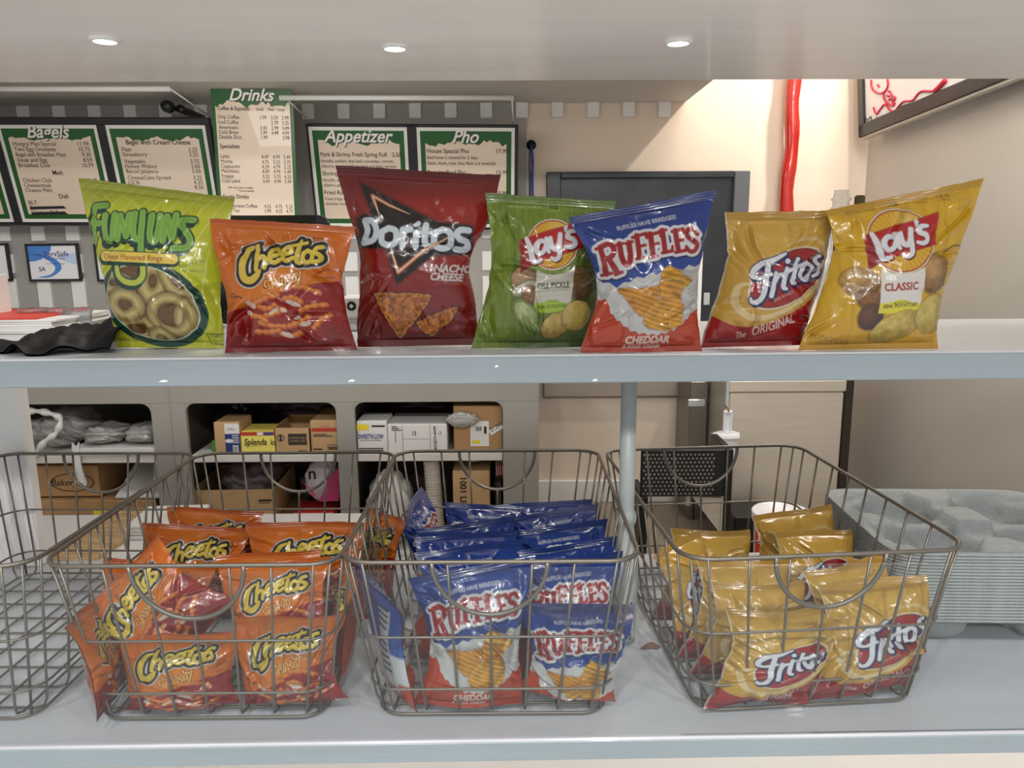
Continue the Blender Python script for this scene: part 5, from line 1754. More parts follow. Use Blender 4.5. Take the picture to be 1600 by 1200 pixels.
# middle cubby, upper level
crumple('black_bag', 'crumpled black plastic bag at the left of the middle cubby', Vector((X(330), YC + .32, ZS)), (.17, .26, .20), plastic_k, 4.2)
crumple('black_bag', 'dark bag of packets heaped behind the cartons in the middle cubby', Vector((X(450), YC + .40, ZS)), (.42, .26, .235), plum, 5.1)
o = MB().box((X(321), YC + .06, ZS), (X(334), YC + .16, z_s + .045), 0, .006).build('green_tub', mat('green_plastic', (70, 150, 52), rough=.4))
tag(o, 'small green tub at the left of the middle cubby shelf', 'tub')
carton('coffee_box', 'tan box with a blue coffee cup label standing left of the yellow sweetener box', 333, 373, 660, YC + .022, .15, [kraft2], rz=0, prints=[
    ('label', lambda q, w, h: (rect(q, -w * .08, 0, w * .5, h * .64, mi=0), rect(q, -w * .08, h * .64, w * .5, h * .96, mi=1), rect(q, w * .2, h * .06, w * .42, h * .28, -.0016, 1),
                               [rect(q, w * (.22 + .03 * i), h * .09, w * (.235 + .03 * i), h * .25, -.002, 2) for i in range(6)],
                               q.add([(w * .08 + .016 * math.cos(a * PI / 10), -.0016, h * .42 + .008 * math.sin(a * PI / 10)) for a in range(20)], [tuple(range(20))], 1),
                               [rect(q, w * .2, h * (.36 + .07 * j), w * .46, h * (.39 + .07 * j), -.0016, 1) for j in range(4)], q.text('Coffee', w * .02, h * .76, h * .09, -.0016, 'LEFT', 2)), [mat('label_blue', (40, 58, 120), rough=.4), carton_w, black_ink])])
carton('sweetener_box', 'yellow sweetener packet box with a red top strip in the middle cubby', 375, 428, 675, YC + .02, .14, [mat('sweetener_yellow', (242, 226, 110), rough=.45)], prints=[
    ('print', lambda q, w, h: (q.text('Splenda', -w * .40, h * .42, h * .40, -.0018, 'LEFT', 0, .012, .25, sx=.8), q.text('lo', w * .38, h * .42, h * .36, -.0018, 'LEFT', 0, .01, .25, sx=.7), rect(q, -w * .38, h * .36, w * .1, h * .37, -.0018, 0)), black_ink),
    ('top_strip', lambda q, w, h: (rect(q, -w * .5, h * .84, w * .5, h, -.0012, 0), rect(q, w * .22, h * .86, w * .48, h * .98, -.0018, 1), rect(q, 0, h * .86, w * .18, h * .98, -.0018, 2)), [red_ink, ink_b, carton_w])])
carton('cardboard_box', 'open cardboard box with a round emblem and a dark label in the middle cubby', 428, 484, 669, YC + .025, .22, [kraft2], open_top=True, prints=[
    ('print', lambda q, w, h: (q.tube([(-w * .33 + .013 * math.cos(a * PI / 10), -.0012, h * .62 + .013 * math.sin(a * PI / 10)) for a in range(20)], .0014, 5, True), rect(q, -w * .36, h * .5, -w * .30, h * .74), rect(q, w * .14, h * .06, w * .38, h * .12),
                               rect(q, -w * .12, h * .34, w * .40, h * .78)), mat('label_dark', (62, 52, 46), rough=.6)),
    ('label_lettering', lambda q, w, h: (q.text('COMPOSTABLE', w * .14, h * .58, h * .10, -.0022, 'CENTER'), q.text('COFFEE CUP', w * .14, h * .46, h * .10, -.0022, 'CENTER')), mat('label_cream', (190, 160, 120), rough=.6))])
carton('cardboard_box', 'cardboard box with a red stripe at the right of the middle cubby', 484, 527, 657, YC + .03, .24, [kraft2], prints=[
    ('print', lambda q, w, h: (rect(q, -w * .45, h * .66, w * .48, h * .77), q.text('Sweet', w * .05, h * .80, h * .1, -.0014, 'CENTER')), red_ink),
    ('fine_print', lambda q, w, h: ([rect(q, -w * .40, h * (.56 - .05 * j), w * (.1 + .2 * j), h * (.585 - .05 * j)) for j in range(2)], rect(q, -w * .42, h * .1, -w * .1, h * .14), q.tube([(w * .1, -.0012, h * .04), (w * .48, -.0012, h * .04), (w * .48, -.0012, h * .26), (w * .1, -.0012, h * .26)], .001, 4, True),
                                    [rect(q, w * (.14 + .06 * i), h * .1, w * (.18 + .06 * i), h * .2) for i in range(6)]), black_ink)])
# middle cubby, below
carton('cardboard_tray', 'open cardboard tray filled with grey plastic bags, lower level of the middle cubby', 300, 428, 766, YC + .05, .34, [kraft2], zb=.042 + .20, open_top=True, rz=2, prints=[('print', lambda q, w, h: (rect(q, w * .3, h * .62, w * .46, h * .68), rect(q, w * .3, h * .56, w * .44, h * .58)), black_ink)])
o = MB().box((X(297), YC + .05, .042), (X(440), YC + .40, .042 + .198), 0, .003).build('cardboard_box', kraft)
tag(o, 'closed brown cardboard box supporting the open tray in the middle cubby', 'box')
crumple('grey_bag_pile', 'grey plastic bags lying flat in the open cardboard tray', Vector((X(366), YC + .22, .255)), (.26, .28, .20), mat('grey_film', (112, 98, 100), rough=.35, coat=.2), 6.4)
tb = crumple('paper_bag', 'white paper carry bag with pink print and a dark n, in the middle cubby', Vector((X(493, 760), YC + .16, .285)), (.16, .14, .19), mat('white_paper', (228, 220, 224), rough=.5), 7.7, amp=.14)
pinkm = mat('pink_print', (206, 70, 120), rough=.5)
m = MB()
m.add([(-.01, -.088, .03), (.07, -.085, .03), (.09, -.07, .12), (.08, -.075, .17), (.035, -.086, .14), (.02, -.09, .085)], [(0, 1, 2, 3, 4, 5)], 0)
m.add([(-.08, -.075, .12), (-.02, -.09, .06), (-.03, -.09, .05)], [(0, 2, 1)], 0)
m.text('n', -.045, .125, .07, -.088, 'LEFT', 1, .02)
m.build('pink_print', [pinkm, black_ink], tb)
m = MB().box((X(442), YC + .05, .245), (X(514), YC + .22, .272), 0, .01)
m.box((X(444), YC + .06, .19), (X(512), YC + .21, .245), 1, .01)
o = m.build('red_container', [mat('red_plastic', (196, 52, 44), rough=.3), plastic_g])
tag(o, 'clear food container with a red lid under the pink printed bag', 'container')
o = MB().box((X(441), YC + .04, .042), (X(520), YC + .3, .188), 0, .003).build('cardboard_box', kraft)
tag(o, 'brown cardboard box under the red-lidded container', 'box')
# right cubby, upper level
carton('sweetener_box', 'white sweetener packet box with a yellow sticker at the left of the right cubby', 557, 604, 658, YC + .02, .15, [carton_w], prints=[
    ('print', lambda q, w, h: (q.text("SWEET'N LOW", -w * .46, h * .46, h * .20, -.0018, 'LEFT', 0, .02, 0, sx=.56), [rect(q, -w * .46, h * (.08 + .06 * j), w * .36, h * (.11 + .06 * j), -.0014, 2) for j in range(2)], rect(q, -w * .4, h * .4, w * .3, h * .415, -.0014, 2), rect(q, 0, h * .82, w * .44, h * .87, -.0014, 2)), [ink_b, red_ink, black_ink]),
    ('sticker', lambda q, w, h: rect(q, -w * .5, h * .72, -w * .1, h * .90, -.0014), yellow_p)])
carton('ketchup_box', 'white carton lettered KETCHUP standing in the right cubby', 605, 698, 663, YC + .025, .2, [carton_w], prints=[
    ('print', lambda q, w, h: (q.text('13', -w * .08, h * .62, h * .20, -.0014, 'LEFT', 0, .015, sx=.8), q.text('13', w * .36, h * .62, h * .18, -.0014, 'LEFT', 0, .0, sx=.7),
                               [q.text(c_, w * .30, h * (.82 - .125 * i), h * .15, -.0016, 'CENTER', 0, .025) for i, c_ in enumerate('KETCHUP')],
                               rect(q, -w * .25, 0, -w * .245, h), rect(q, w * .215, 0, w * .22, h), rect(q, -w * .245, h * .48, w * .215, h * .49), [rect(q, -w * .43, h * (.9 - .06 * j), -w * (.34 - .04 * j), h * (.93 - .06 * j)) for j in range(3)],
                               [rect(q, -w * .375, h * (.72 - .05 * j), -w * .36, h * (.75 - .05 * j)) for j in range(8)]), black_ink)])
carton('cardboard_box', 'tall brown cardboard box with white shipping labels at the right of the right cubby', 708, 785, 634, YC + .05, .3, [kraft], prints=[
    ('shipping_label', lambda q, w, h: (rect(q, -w * .16, h * .10, w * .22, h * .66, -.0014, 0), rect(q, -w * .12, h * .16, w * .04, h * .24, -.002, 2), [rect(q, -w * (.05 - .018 * i), h * .44, -w * (.04 - .018 * i), h * .54, -.002, 1) for i in range(7)], rect(q, w * .12, h * .38, w * .17, h * .54, -.002, 1)), [carton_w, black_ink, yellow_p]),
    ('label', lambda q, w, h: (q.box((-.030, -.001, -.011), (.030, 0, .011), 0, 0, Matrix.Translation((w * .37, -.0012, h * .48)) @ Matrix.Rotation(R(-32), 4, 'Y')), q.text('Z1 2945', w * .27, h * .42, h * .12, -.0026, 'LEFT', 1, .02, rot=R(32), sx=.7)), [carton_w, black_ink])])
crumple('plastic_bag', 'clear plastic bag draped over the tall brown box in the right cubby', Vector((X(722), YC + .035, z_s + .10)), (.13, .05, .065), plastic_g, 8.2, amp=.25)
crumple('black_bag', 'dark bag heaped behind the white cartons in the right cubby', Vector((X(640), YC + .42, ZS)), (.40, .22, .235), plum, 9.4)
# right cubby, below
MBq = MB()
xc = X(676)
prof = []
for k in range(26):
    prof += [(.030 + .001 * (k % 2), k * .0125), (.0335, k * .0125 + .003), (.0335, k * .0125 + .006), (.030, k * .0125 + .007)]
MBq.lathe(prof + [(0, .33)], 24)
o = MBq.build('cup_sleeve_stack', mat('foam_cup', (212, 204, 192), rough=.5))
o.location = (xc, YC + .10, .16)
o.rotation_euler = (0, R(-3), 0)
tag(o, 'tall column of nested white foam cups in the right cubby', 'cup stack')
o = MB().box((X(650), YC + .03, .042), (X(698), YC + .25, .155), 0, .003).build('cardboard_box', kraft)
tag(o, 'low brown cardboard box under the column of foam cups', 'box')
carton('cardboard_box', 'brown cardboard box printed 1001 LIDS on the lower level of the right cubby', 707, 765, 736, YC + .03, .3, [kraft2], zb=.042, prints=[
    ('print', lambda q, w, h: (q.text('1001 LIDS', -w * .30, h * .93, .036, -.0014, 'LEFT', 0, .02, 0, None, R(-90)), q.tube([(-w * .14 + .022 * math.cos(a * PI / 10), -.0014, h * .5 + .05 * math.sin(a * PI / 10)) for a in range(20)], .0014, 4, True), q.text('Care', -w * .19, h * .6, .034, -.0014, 'LEFT', 0, 0, .2, None, R(-90)),
                               [rect(q, w * .1, h * (.44 + .06 * j), w * .2, h * (.48 + .06 * j)) for j in range(3)]), black_ink)])
crumple('plastic_bag', 'white plastic bag stuffed on top of the lids box in the right cubby', Vector((X(735), YC + .16, Z(734))), (.12, .2, .022), plastic_g, 10.3, amp=.2)
m = MB().box((X(772), YC + .05, .042), (X(785) - .003, YC + .3, Z(760)), 0, .004)
for k in range(4):
    m.box((X(772) + .006 + k * .008, YC + .048, Z(750)), (X(772) + .010 + k * .008, YC + .05, Z(736)), 1)
    m.box((X(772) + .004 + k * .008, YC + .10, Z(761)), (X(772) + .008 + k * .008, YC + .12, Z(732)), 1)
o = m.build('dark_sack', [plastic_k, mat('pink_stripe', (214, 150, 140), rough=.5)])
tag(o, 'dark sack with pink striped straws at the right end of the right cubby', 'sack')
crumple('plastic_bag', 'big white plastic bag on the lower level of the right cubby', Vector((X(604, 800), YC + .10, .12)), (.19, .22, .33), plastic_w, 11.2, amp=.22)
o = MB().box((X(560), YC + .03, .042), (X(648), YC + .30, .118), 0, .003).build('cardboard_box', carton_w)
tag(o, 'low white box under the big white plastic bag', 'box')

# ------------------------------------------------------------------ low table with lids and a wooden board, behind the shelf on the left
zt = .43
tb = thing('side_table', 'low white table behind the shelf, left of the cheese snack basket', 'table', (-1.05, 2.1, 0))
MB().box((-.75, -.35, zt - .03), (.62, .42, zt), 0, .003).build('tabletop', white_matt, tb)
for (sx, sy) in ((-.7, -.3), (.57, -.3), (-.7, .37), (.57, .37)):
    MB().box((sx - .02, sy - .02, 0), (sx + .02, sy + .02, zt - .03), 0, .002).build('leg', white_matt, tb)
a = atz(110, 878, zt)
b = atz(176, 842, zt)
wood = mat('plywood', (190, 158, 116), rough=.6, var=.3, scale=5, stretch=(18, 2.5, 2))
ang = math.atan2(b.y - a.y, b.x - a.x)
o = MB().box((-.28, -.09, 0), (.30, .09, .018), 0, .002).build('wooden_board', wood)
o.location = ((a.x + b.x) / 2 - .02, (a.y + b.y) / 2 + .02, zt + .0006)
o.rotation_euler = (0, 0, ang + .1)
tag(o, 'plywood board with streaky grain lying on the low white table', 'board')
for k in range(4):
    p = atz(228, 846, zt)
    o = MB().box((-.10, -.09, 0), (.10, .09, .012), 0, .003).build('lid_box', carton_w)
    o.location = (p.x + .03 + .004 * (k % 2), p.y + .1, zt + .0006 + k * .0132)
    o.rotation_euler = (0, 0, R((2, -3, 1, 4)[k]))
    tag(o, ('lowest', 'second lowest', 'second highest', 'topmost')[k] + ' flat white box in the pile beside the plywood board', 'box', 'flat white boxes on the low table')

# ------------------------------------------------------------------ right side of the back room
steel = mat('brushed_steel', (214, 205, 192), rough=.36, metal=.35, var=.05, scale=6, stretch=(1, 1, 8))
steel_d = mat('steel_side', (136, 130, 122), rough=.4, metal=.6, var=.05, scale=6)
steel_l = mat('pale_steel_trim', (206, 212, 214), rough=.3, metal=.4)
YM = 3.25
mx0, mx1 = at(1136, 700, YM).x, at(1313, 700, YM).x
mzt, mzb = at(1200, 594, YM).z, at(1200, 806, YM).z
t = thing('ice_machine', 'stainless steel ice machine standing at the right of the back wall', 'ice machine', ((mx0 + mx1) / 2, YM, 0))
w = mx1 - mx0
m = MB()
m.box((-w / 2, 0, mzb), (w / 2, .45, mzt - .055), 0, .006)
m.box((-w / 2 - .006, -.006, mzt - .052), (w / 2 + .006, .45, mzt), 0, .005)
m.build('cabinet', steel, t)
MB().box((-w / 2 - .012, .0, mzt), (w / 2 + .012, .46, mzt + .012), 0, .003).build('top_edge', steel_l, t)
m = MB().box((-w / 2 - .016, -.002, mzb), (-w / 2 - .002, .03, mzt), 0, .002)
m.build('corner_strip', steel_l, t)
for (sx, sy) in ((-1, .05), (1, .05), (-1, .4), (1, .4)):
    MB().lathe([(.02, 0), (.02, mzb)], 12, 0, (sx * (w / 2 - .06), sy, 0)).build('leg', steel_d, t)
m = MB().box((w / 2 + .012, .02, .05), (w / 2 + .05, .44, mzt + .02), 0, .003)
o = m.build('dark_side_board', mat('dark_side', (52, 42, 38), rough=.5), t)
# the steel cabinet whose side shows left of the ice machine
sx0 = at(1072, 650, 3.55).x
t2 = thing('steel_cabinet', 'low steel cabinet with a slotted handle, left of the ice machine', 'cabinet', ((sx0 + mx0) / 2, YM + .30, 0))
w2 = mx0 - sx0 - .03
m = MB()
m.box((-w2 / 2, 0, .12), (w2 / 2, .28, at(1100, 596, YM + .3).z), 0, .004)
m.build('body', steel_d, t2)
hz = at(1096, 629, YM + .3).z
m = MB().box((-.04 - .01, -.004, hz - .02), (.03, .004, hz + .016), 0, .003)
m.build('handle', steel_l, t2)
for s_ in (-1, 1):
    MB().box((s_ * (w2 / 2 - .03) - .015, .02, 0), (s_ * (w2 / 2 - .03) + .015, .26, .12)).build('leg', steel_d, t2)
# long steel back rail on the wall
r0, r1, rz0, rz1 = at(849, 605, YB).x, at(1075, 605, YB).x, at(900, 618, YB).z, at(900, 540, YB).z
o = MB().box((r0, YB - .035, rz0), (r1, YB - .001, rz1), 0, .004).build('wall_rail', mat('rail_steel', (176, 166, 154), rough=.4, metal=.4))
tag(o, 'long dull steel rail fixed to the back wall behind the post', 'rail')
# scoop hung on the machine
p = at(1133, 676, YM - .04)
t = thing('hanging_scoop', 'white plastic scoop hanging on the front of the steel ice machine', 'scoop', (p.x, YM - .058, p.z))
white_pl = mat('white_plastic', (236, 236, 240), rough=.3)
K = 3.2 / 1200
m = MB()
n = 20


def scoop_fn(u, v):
    a = PI * (u - .5) * 1.15
    wv = .058 if v < .9 else .058 * (1 - (v - .9) * 4)
    return Vector((wv * math.sin(a), .02 - .05 * math.cos(a) * (1 - .35 * v), -.165 * v + .0 + .012 * math.cos(a)))


m.grid(scoop_fn, n, 12)
m.grid(lambda u, v: scoop_fn(u, v) + Vector((0, .004, 0)), n, 12, flip=True)
m.lathe([(0, .008), (.03, .008), (.056, .001), (.058, -.02)], 24, 0, (0, -.0, 0), Matrix.Translation((0, -.004, .004)) @ Matrix.Diagonal((1, .55, 1, 1)))
m.build('bowl', white_pl, t)
m = MB()
m.box((-.019, -.018, .004), (-.011, -.004, .098), 0, .002)
m.box((.011, -.018, .004), (.019, -.004, .098), 0, .002)
m.box((-.019, -.018, .09), (.019, -.004, .104), 0, .003)
m.box((-.012, -.008, .004), (.012, -.005, .096))
m.build('handle', white_pl, t)
m = MB().tube([(0, -.02, .10), (0, -.01, .112), (0, .045, .114)], .004, 6)
m.build('hook', mat('brass', (150, 116, 70), rough=.4, metal=.8), t)
# perforated black guard
YG = 2.75
g0, g1 = at(1002, 705, YG), at(1146, 705, YG)
gz0 = at(1070, 776, YG).z
t = thing('perforated_guard', 'black perforated metal stand in front of the steel cabinet', 'stand', ((g0.x + g1.x) / 2, YG, 0))
w = g1.x - g0.x
h0, h1 = gz0, at(1070, 703, YG).z
m = MB().box((-w / 2, 0, h0), (w / 2, .012, h1), 0, .003)
dots = []
for j in range(11):
    for i in range(17):
        x = -w / 2 + .012 + (w - .075) * (i + .5 * (j % 2)) / 17
        z = h0 + .012 + (h1 - h0 - .03) * j / 10.0
        m.add([(x + .0042 * math.cos(a * PI / 4), -.0006, z + .0042 * math.sin(a * PI / 4)) for a in range(8)], [tuple(range(8))], 1)
m.build('perforated_sheet', [mat('black_metal', (24, 24, 25), rough=.35), mat('seen_through_hole', (150, 146, 138), rough=.6)], t)
MB().box((w / 2 - .03, -.006, .0), (w / 2, .22, h1 + .004), 0, .004).build('side_panel', mat('black_metal'), t)
MB().box((-w / 2, .0, .0), (-w / 2 + .03, .22, h0), 0, .004).build('leg', mat('black_metal'), t)
MB().lathe([(.012, h0 - .05), (.012, h0)], 14, 0, (.02, .05, 0)).build('knob', steel, t)
sl = MB()
sl.add([(.03, .03, h0 - .01), (w / 2 - .04, .01, h0 - .14), (w / 2 - .03, .01, h0 - .14), (w / 2 - .03, .01, h0 - .01)], [(0, 1, 2, 3)])
sl.box((w / 2 - .034, -.002, h0 - .22), (w / 2 - .028, .01, h0))
sl.build('brace', steel, t)
# dark low equipment under and behind
o = MB().box((at(1146, 840, 3.0).x, 3.0, 0), (at(1176, 840, 3.0).x + .12, 3.2, at(1160, 808, 3.0).z), 0, .004).build('dark_crate', blk_m)
tag(o, 'black crate on the floor under the front of the ice machine', 'crate')
# white bucket
YK = 2.15
c = at(1221, 800, YK)
rb = 44 / 1200 * 2.2
t = thing('plastic_bucket', 'white plastic bucket with red printed label and closed lid behind the corn chip basket', 'bucket', (c.x, YK, 0))
zb_ = at(1221, 800, YK).z
MB().lathe([(0, zb_ - .26), (rb * .84, zb_ - .26), (rb * .95, zb_ - .03), (rb * 1.0, zb_ - .03), (rb * 1.0, zb_ - .018), (rb * .96, zb_ - .018)], 48).build('pail', white_pl, t)
MB().lathe([(rb * .97, zb_ - .020), (rb * 1.04, zb_ - .018), (rb * 1.05, zb_), (rb * 1.0, zb_ + .004), (rb * .95, zb_ - .002), (0, zb_ - .001)], 48).build('lid', white_pl, t)
m = MB()


def band_(a0, a1, za, zb2, mi=0, dr=.0015):
    n_ = max(2, int((a1 - a0) / 4))
    rr = lambda z: rb * (.84 + .11 * (z - (zb_ - .26)) / .23) + dr
    m.grid(lambda u, v: Vector((rr(lerp(za, zb2, v)) * math.cos(R(lerp(a0, a1, u))), rr(lerp(za, zb2, v)) * math.sin(R(lerp(a0, a1, u))), lerp(za, zb2, v))), n_, 4, mi)


band_(186, 240, zb_ - .13, zb_ - .045)
band_(256, 288, zb_ - .13, zb_ - .052)
band_(304, 340, zb_ - .13, zb_ - .055)
for k in range(3):
    band_(259, 285, zb_ - .072 - .02 * k, zb_ - .066 - .02 * k, 1, .0022)
for k in range(3):
    band_(200 + 12 * k, 206 + 12 * k, zb_ - .085, zb_ - .06, 1, .0022)
n_ = 8
m.grid(lambda u, v: (lambda z, a: Vector(((rb * (.84 + .11 * (z - zb_ + .26) / .23) + .0024) * math.cos(R(a)), (rb * (.84 + .11 * (z - zb_ + .26) / .23) + .0024) * math.sin(R(a)), z)))(lerp(zb_ - .125, zb_ - .05, u), lerp(206, 240, u) + 7 * v), 10, 2, 1)
m.build('label', [mat('label_red', (214, 52, 34), rough=.4), white_pl], t)
bst = thing('stool', 'low white crate the bucket stands on', 'crate', (c.x, YK, 0))
t.location.z = 0
zc = zb_ - .26
MB().box((-.13, -.13, 0), (.13, .13, zc - .001), 0, .004).build('crate_body', carton_w, bst)
# light-coloured floor mat strip seen between the baskets is the floor itself

# ------------------------------------------------------------------ pulp cup carriers
pulp = mat('grey_pulp', (142, 147, 147), rough=.85, var=.06, scale=60, bump=.25, bscale=220)
TWd, TDd = .335, .275


def tray_mesh():
    nx, ny = 66, 54

    def H(u, v):
        x, y = 2 * u - 1, 2 * v - 1
        z = .0
        # wide rim, then a floor with four cup wells, a raised middle and side pads
        e = max(abs(x) ** 6 + abs(y) ** 6, 0) ** (1 / 6)
        ins = min(1, max(0, (.93 - e) / .05))
        z -= .012 * ins
        for cx_ in (-.47, .47):
            for cy_ in (-.46, .46):
                d = math.hypot((x - cx_) * 1.0, (y - cy_) * .95)
                k = min(1, max(0, (.40 - d) / .10))
                z -= .030 * (k * k * (3 - 2 * k))
        for (cx_, cy_, rx, ry, hh) in ((0, .0, .16, .20, .018), (0, .72, .20, .16, .014), (0, -.72, .20, .14, .014), (-.80, 0, .14, .2, .010), (.80, 0, .14, .2, .010), (0, .36, .09, .16, .006)):
            q = max(abs(x - cx_) / rx, abs(y - cy_) / ry)
            k = min(1, max(0, (1.25 - q) / .35))
            z += hh * (k * k * (3 - 2 * k))
        return z

    def P(u, v):
        x, y = 2 * u - 1, 2 * v - 1
        # round off the corners
        c_ = (abs(x) ** 9 + abs(y) ** 9) ** (1 / 9)
        e = max(abs(x), abs(y))
        s_ = e / c_ if c_ > 1e-6 else 1
        return Vector((x * s_ * TWd / 2, y * s_ * TDd / 2, H(u, v)))
    m = MB().grid(P, nx, ny, tri=True)
    m.grid(lambda u, v: P(u, v) - Vector((0, 0, .0014)), nx, ny, flip=True, tri=True)
    rim = [P(i / nx, 0) for i in range(nx)] + [P(1, j / ny) for j in range(ny)] + [P(1 - i / nx, 1) for i in range(nx)] + [P(0, 1 - j / ny) for j in range(ny)]
    rs = random.Random(5)
    vs, fs = [], []
    n = len(rim)
    for p in rim:
        o_ = Vector((p.x, p.y, 0)).normalized() * .0012
        vs += [p + Vector((0, 0, .0006)), p + o_ + Vector((0, 0, -.0006)), p + o_ * 1.0 + Vector((0, 0, -.0030)), p - o_ * 1.5 + Vector((0, 0, -.0033))]
    for i in range(n):
        j = (i + 1) % n
        for k in range(3):
            fs.append((i * 4 + k, i * 4 + k + 1, j * 4 + k + 1, j * 4 + k))
    m.add(vs, fs, 0, True)
    return m


fl = atz(1410, 867, Z_LO + .141)
tray0 = tray_mesh().build('cup_carrier', pulp)
NT = 22
tz0, tz1 = Z_LO + .046, Z_LO + .141
ta = R(-2)
tcx, tcy = fl.x + TWd / 2 - .006, fl.y + TDd / 2 - .002
rs = random.Random(3)
for k in range(NT):
    o = tray0 if k == 0 else tray0.copy()
    if k:
        C.objects.link(o)
    o.location = (tcx + rs.uniform(-.0002, .0002), tcy + rs.uniform(-.0002, .0002), lerp(tz0, tz1, k / (NT - 1)))
    o.rotation_euler = (0, 0, ta + rs.uniform(-.0004, .0004))
    lab = 'topmost grey pulp cup carrier of the nested stack, its cup wells open to view' if k == NT - 1 else ('bottom grey pulp cup carrier, resting on the lower shelf' if k == 0 else 'grey pulp cup carrier nested inside the stack at the right of the lower shelf')
    tag(o, lab, 'cup carrier', 'nested pulp cup carriers')

# ------------------------------------------------------------------ things at the back of the upper shelf
ZU = Z_UP + .0006
# papers
for k in range(7):
    p = atz(30, 521, Z_UP)
    o = MB().box((-.16, -.07, 0), (.0, .07, .0029), 0, .0004).build('paper_stack', mat('red_cover', (214, 70, 60), rough=.5) if k == 6 else carton_w)
    o.location = (at(85, 520, 1.0).x - (.022 if k == 6 else 0) + .003 * (k % 3), p.y + .06, ZU + k * .0031)
    o.rotation_euler = (0, 0, R((0, 2, -1, 1, -2, 1, 3)[k]))
    tag(o, 'red-topped booklet on the pile of papers at the left end of the upper shelf' if k == 6 else 'white booklet in the pile under the red-topped one on the upper shelf', 'booklet', 'booklets piled at the left end of the upper shelf')
o = MB().box((-.10, -.045, 0), (.10, .045, .0012), 0).build('paper_sheet', carton_w)
p = atz(150, 538, Z_UP)
o.location = (p.x + .01, .885, ZU)
o.rotation_euler = (0, 0, R(4))
tag(o, 'white sheet lying on the upper shelf under the black film', 'paper')
# black film bag
def film_fn(u, v):
    a = at(-60 + 226 * u, 560 - 8 * u, .80)
    x = a.x
    hgt = .003 + (.034 * u ** 1.3 + .006 * math.sin(u * 7) * u) * math.sin(v * PI) + .008 * max(0, u - .75) * 4 * math.sin(v * PI) ** 2
    y = .802 + .21 * v - .05 * v * u
    return Vector((x, y + .01 * math.sin(u * 9), ZU + .002 + max(0, hgt + .004 * math.sin(u * 21 + v * 9) + .003 * math.sin(v * 25 - u * 14))))
m = MB().grid(film_fn, 48, 26)
m.grid(lambda u, v: Vector((film_fn(u, v).x, film_fn(u, v).y, max(ZU, film_fn(u, v).z - .002))), 48, 26, flip=True)
o = m.build('black_film_bag', mat('black_matt_film', (6, 6, 7), rough=.55, spec=.25, bump=.2, bscale=40))
tag(o, 'crumpled black plastic film lying at the left end of the upper shelf', 'bag')
# clear cups
cup_m = clear_sheet('clear_cup_plastic', .06, .12, (238, 240, 242))
for k, (px, py, lab, n_) in enumerate(((52, 512, 'short stack of clear cups at the far left of the upper shelf', 1), (92, 512, 'clear cups between the two other clear stacks on the upper shelf', 1), (122, 512, 'clear cups nearest the yellow-green bag on the upper shelf', 1))):
    p = at(px, py, 1.06)
    t = thing('clear_cup', lab, 'cup', (p.x, 1.065, ZU), group='clear cups at the back of the upper shelf')
    MB().lathe([(0, .0005), (.014, .0005), (.017, .022), (.0185, .022), (.0185, .024), (.0172, .024), (.0165, .0225), (.0135, .0012), (0, .0012)], 24).build('cup', cup_m, t)
    MB().lathe([(.0192, .0241), (.0192, .0262), (.017, .0275), (0, .0277)], 24).build('lid', cup_m, t)
# pale post of papers at the very left
a = at(6, 470, 1.08)
o = MB().box((a.x - .10, 1.06, ZU), (a.x + .004, 1.09, at(6, 428, 1.08).z), 0, .002).build('card_holder', carton_w)
tag(o, 'pale upright card holder at the very left of the upper shelf', 'holder')
# tablet seen from behind
a, b = at(303, 337, 1.04), at(519, 500, 1.04)
t = thing('tablet', 'black tablet with rounded corners standing behind the orange bag', 'tablet', ((a.x + b.x) / 2, 1.045, ZU))
w, h = b.x - a.x, a.z - ZU
r = .014
pts = []
for (cx_, cz_, a0) in ((w / 2 - r, h - r, 0), (-w / 2 + r, h - r, 90), (-w / 2 + r, .006 + r, 180), (w / 2 - r, .006 + r, 270)):
    pts += [(cx_ + r * math.cos(R(a0 + q)), cz_ + r * math.sin(R(a0 + q))) for q in range(0, 91, 15)]
MB().prism(pts, 0, .012).build('case', mat('tablet_black', (22, 22, 25), rough=.25, coat=.4), t)
MB().box((-.04, -.01, 0), (.04, .045, .02), 0, .004).build('stand', blk_m, t)
# white dispenser bottle with the round emblem
p = at(549, 500, 1.0)
a, b = at(543, 463, 1.0), at(559, 518, 1.0)
t = thing('white_carton', 'white carton with a round black emblem between the orange and dark red bags', 'carton', ((a.x + b.x) / 2, 1.0, ZU))
w, h = .026, a.z - ZU
MB().box((-w / 2, 0, 0), (w / 2, .03, h), 0, .003).build('body', carton_w, t)
m = MB()
m.add([(-.001 + .0062 * math.cos(k * PI / 12), -.0008, h * .72 + .0062 * math.sin(k * PI / 12)) for k in range(24)], [tuple(range(24))], 0)
m.add([(-.001 + .003 * math.cos(k * PI / 2), -.0012, h * .72 + .003 * math.sin(k * PI / 2)) for k in range(4)], [(0, 1, 2, 3)], 1)
for k in range(4):
    rect(m, -.008, h * (.22 + .05 * k), .008, h * (.235 + .05 * k), -.0008, 2)
m.build('emblem', [black_ink, carton_w, mat('grey_ink')], t)
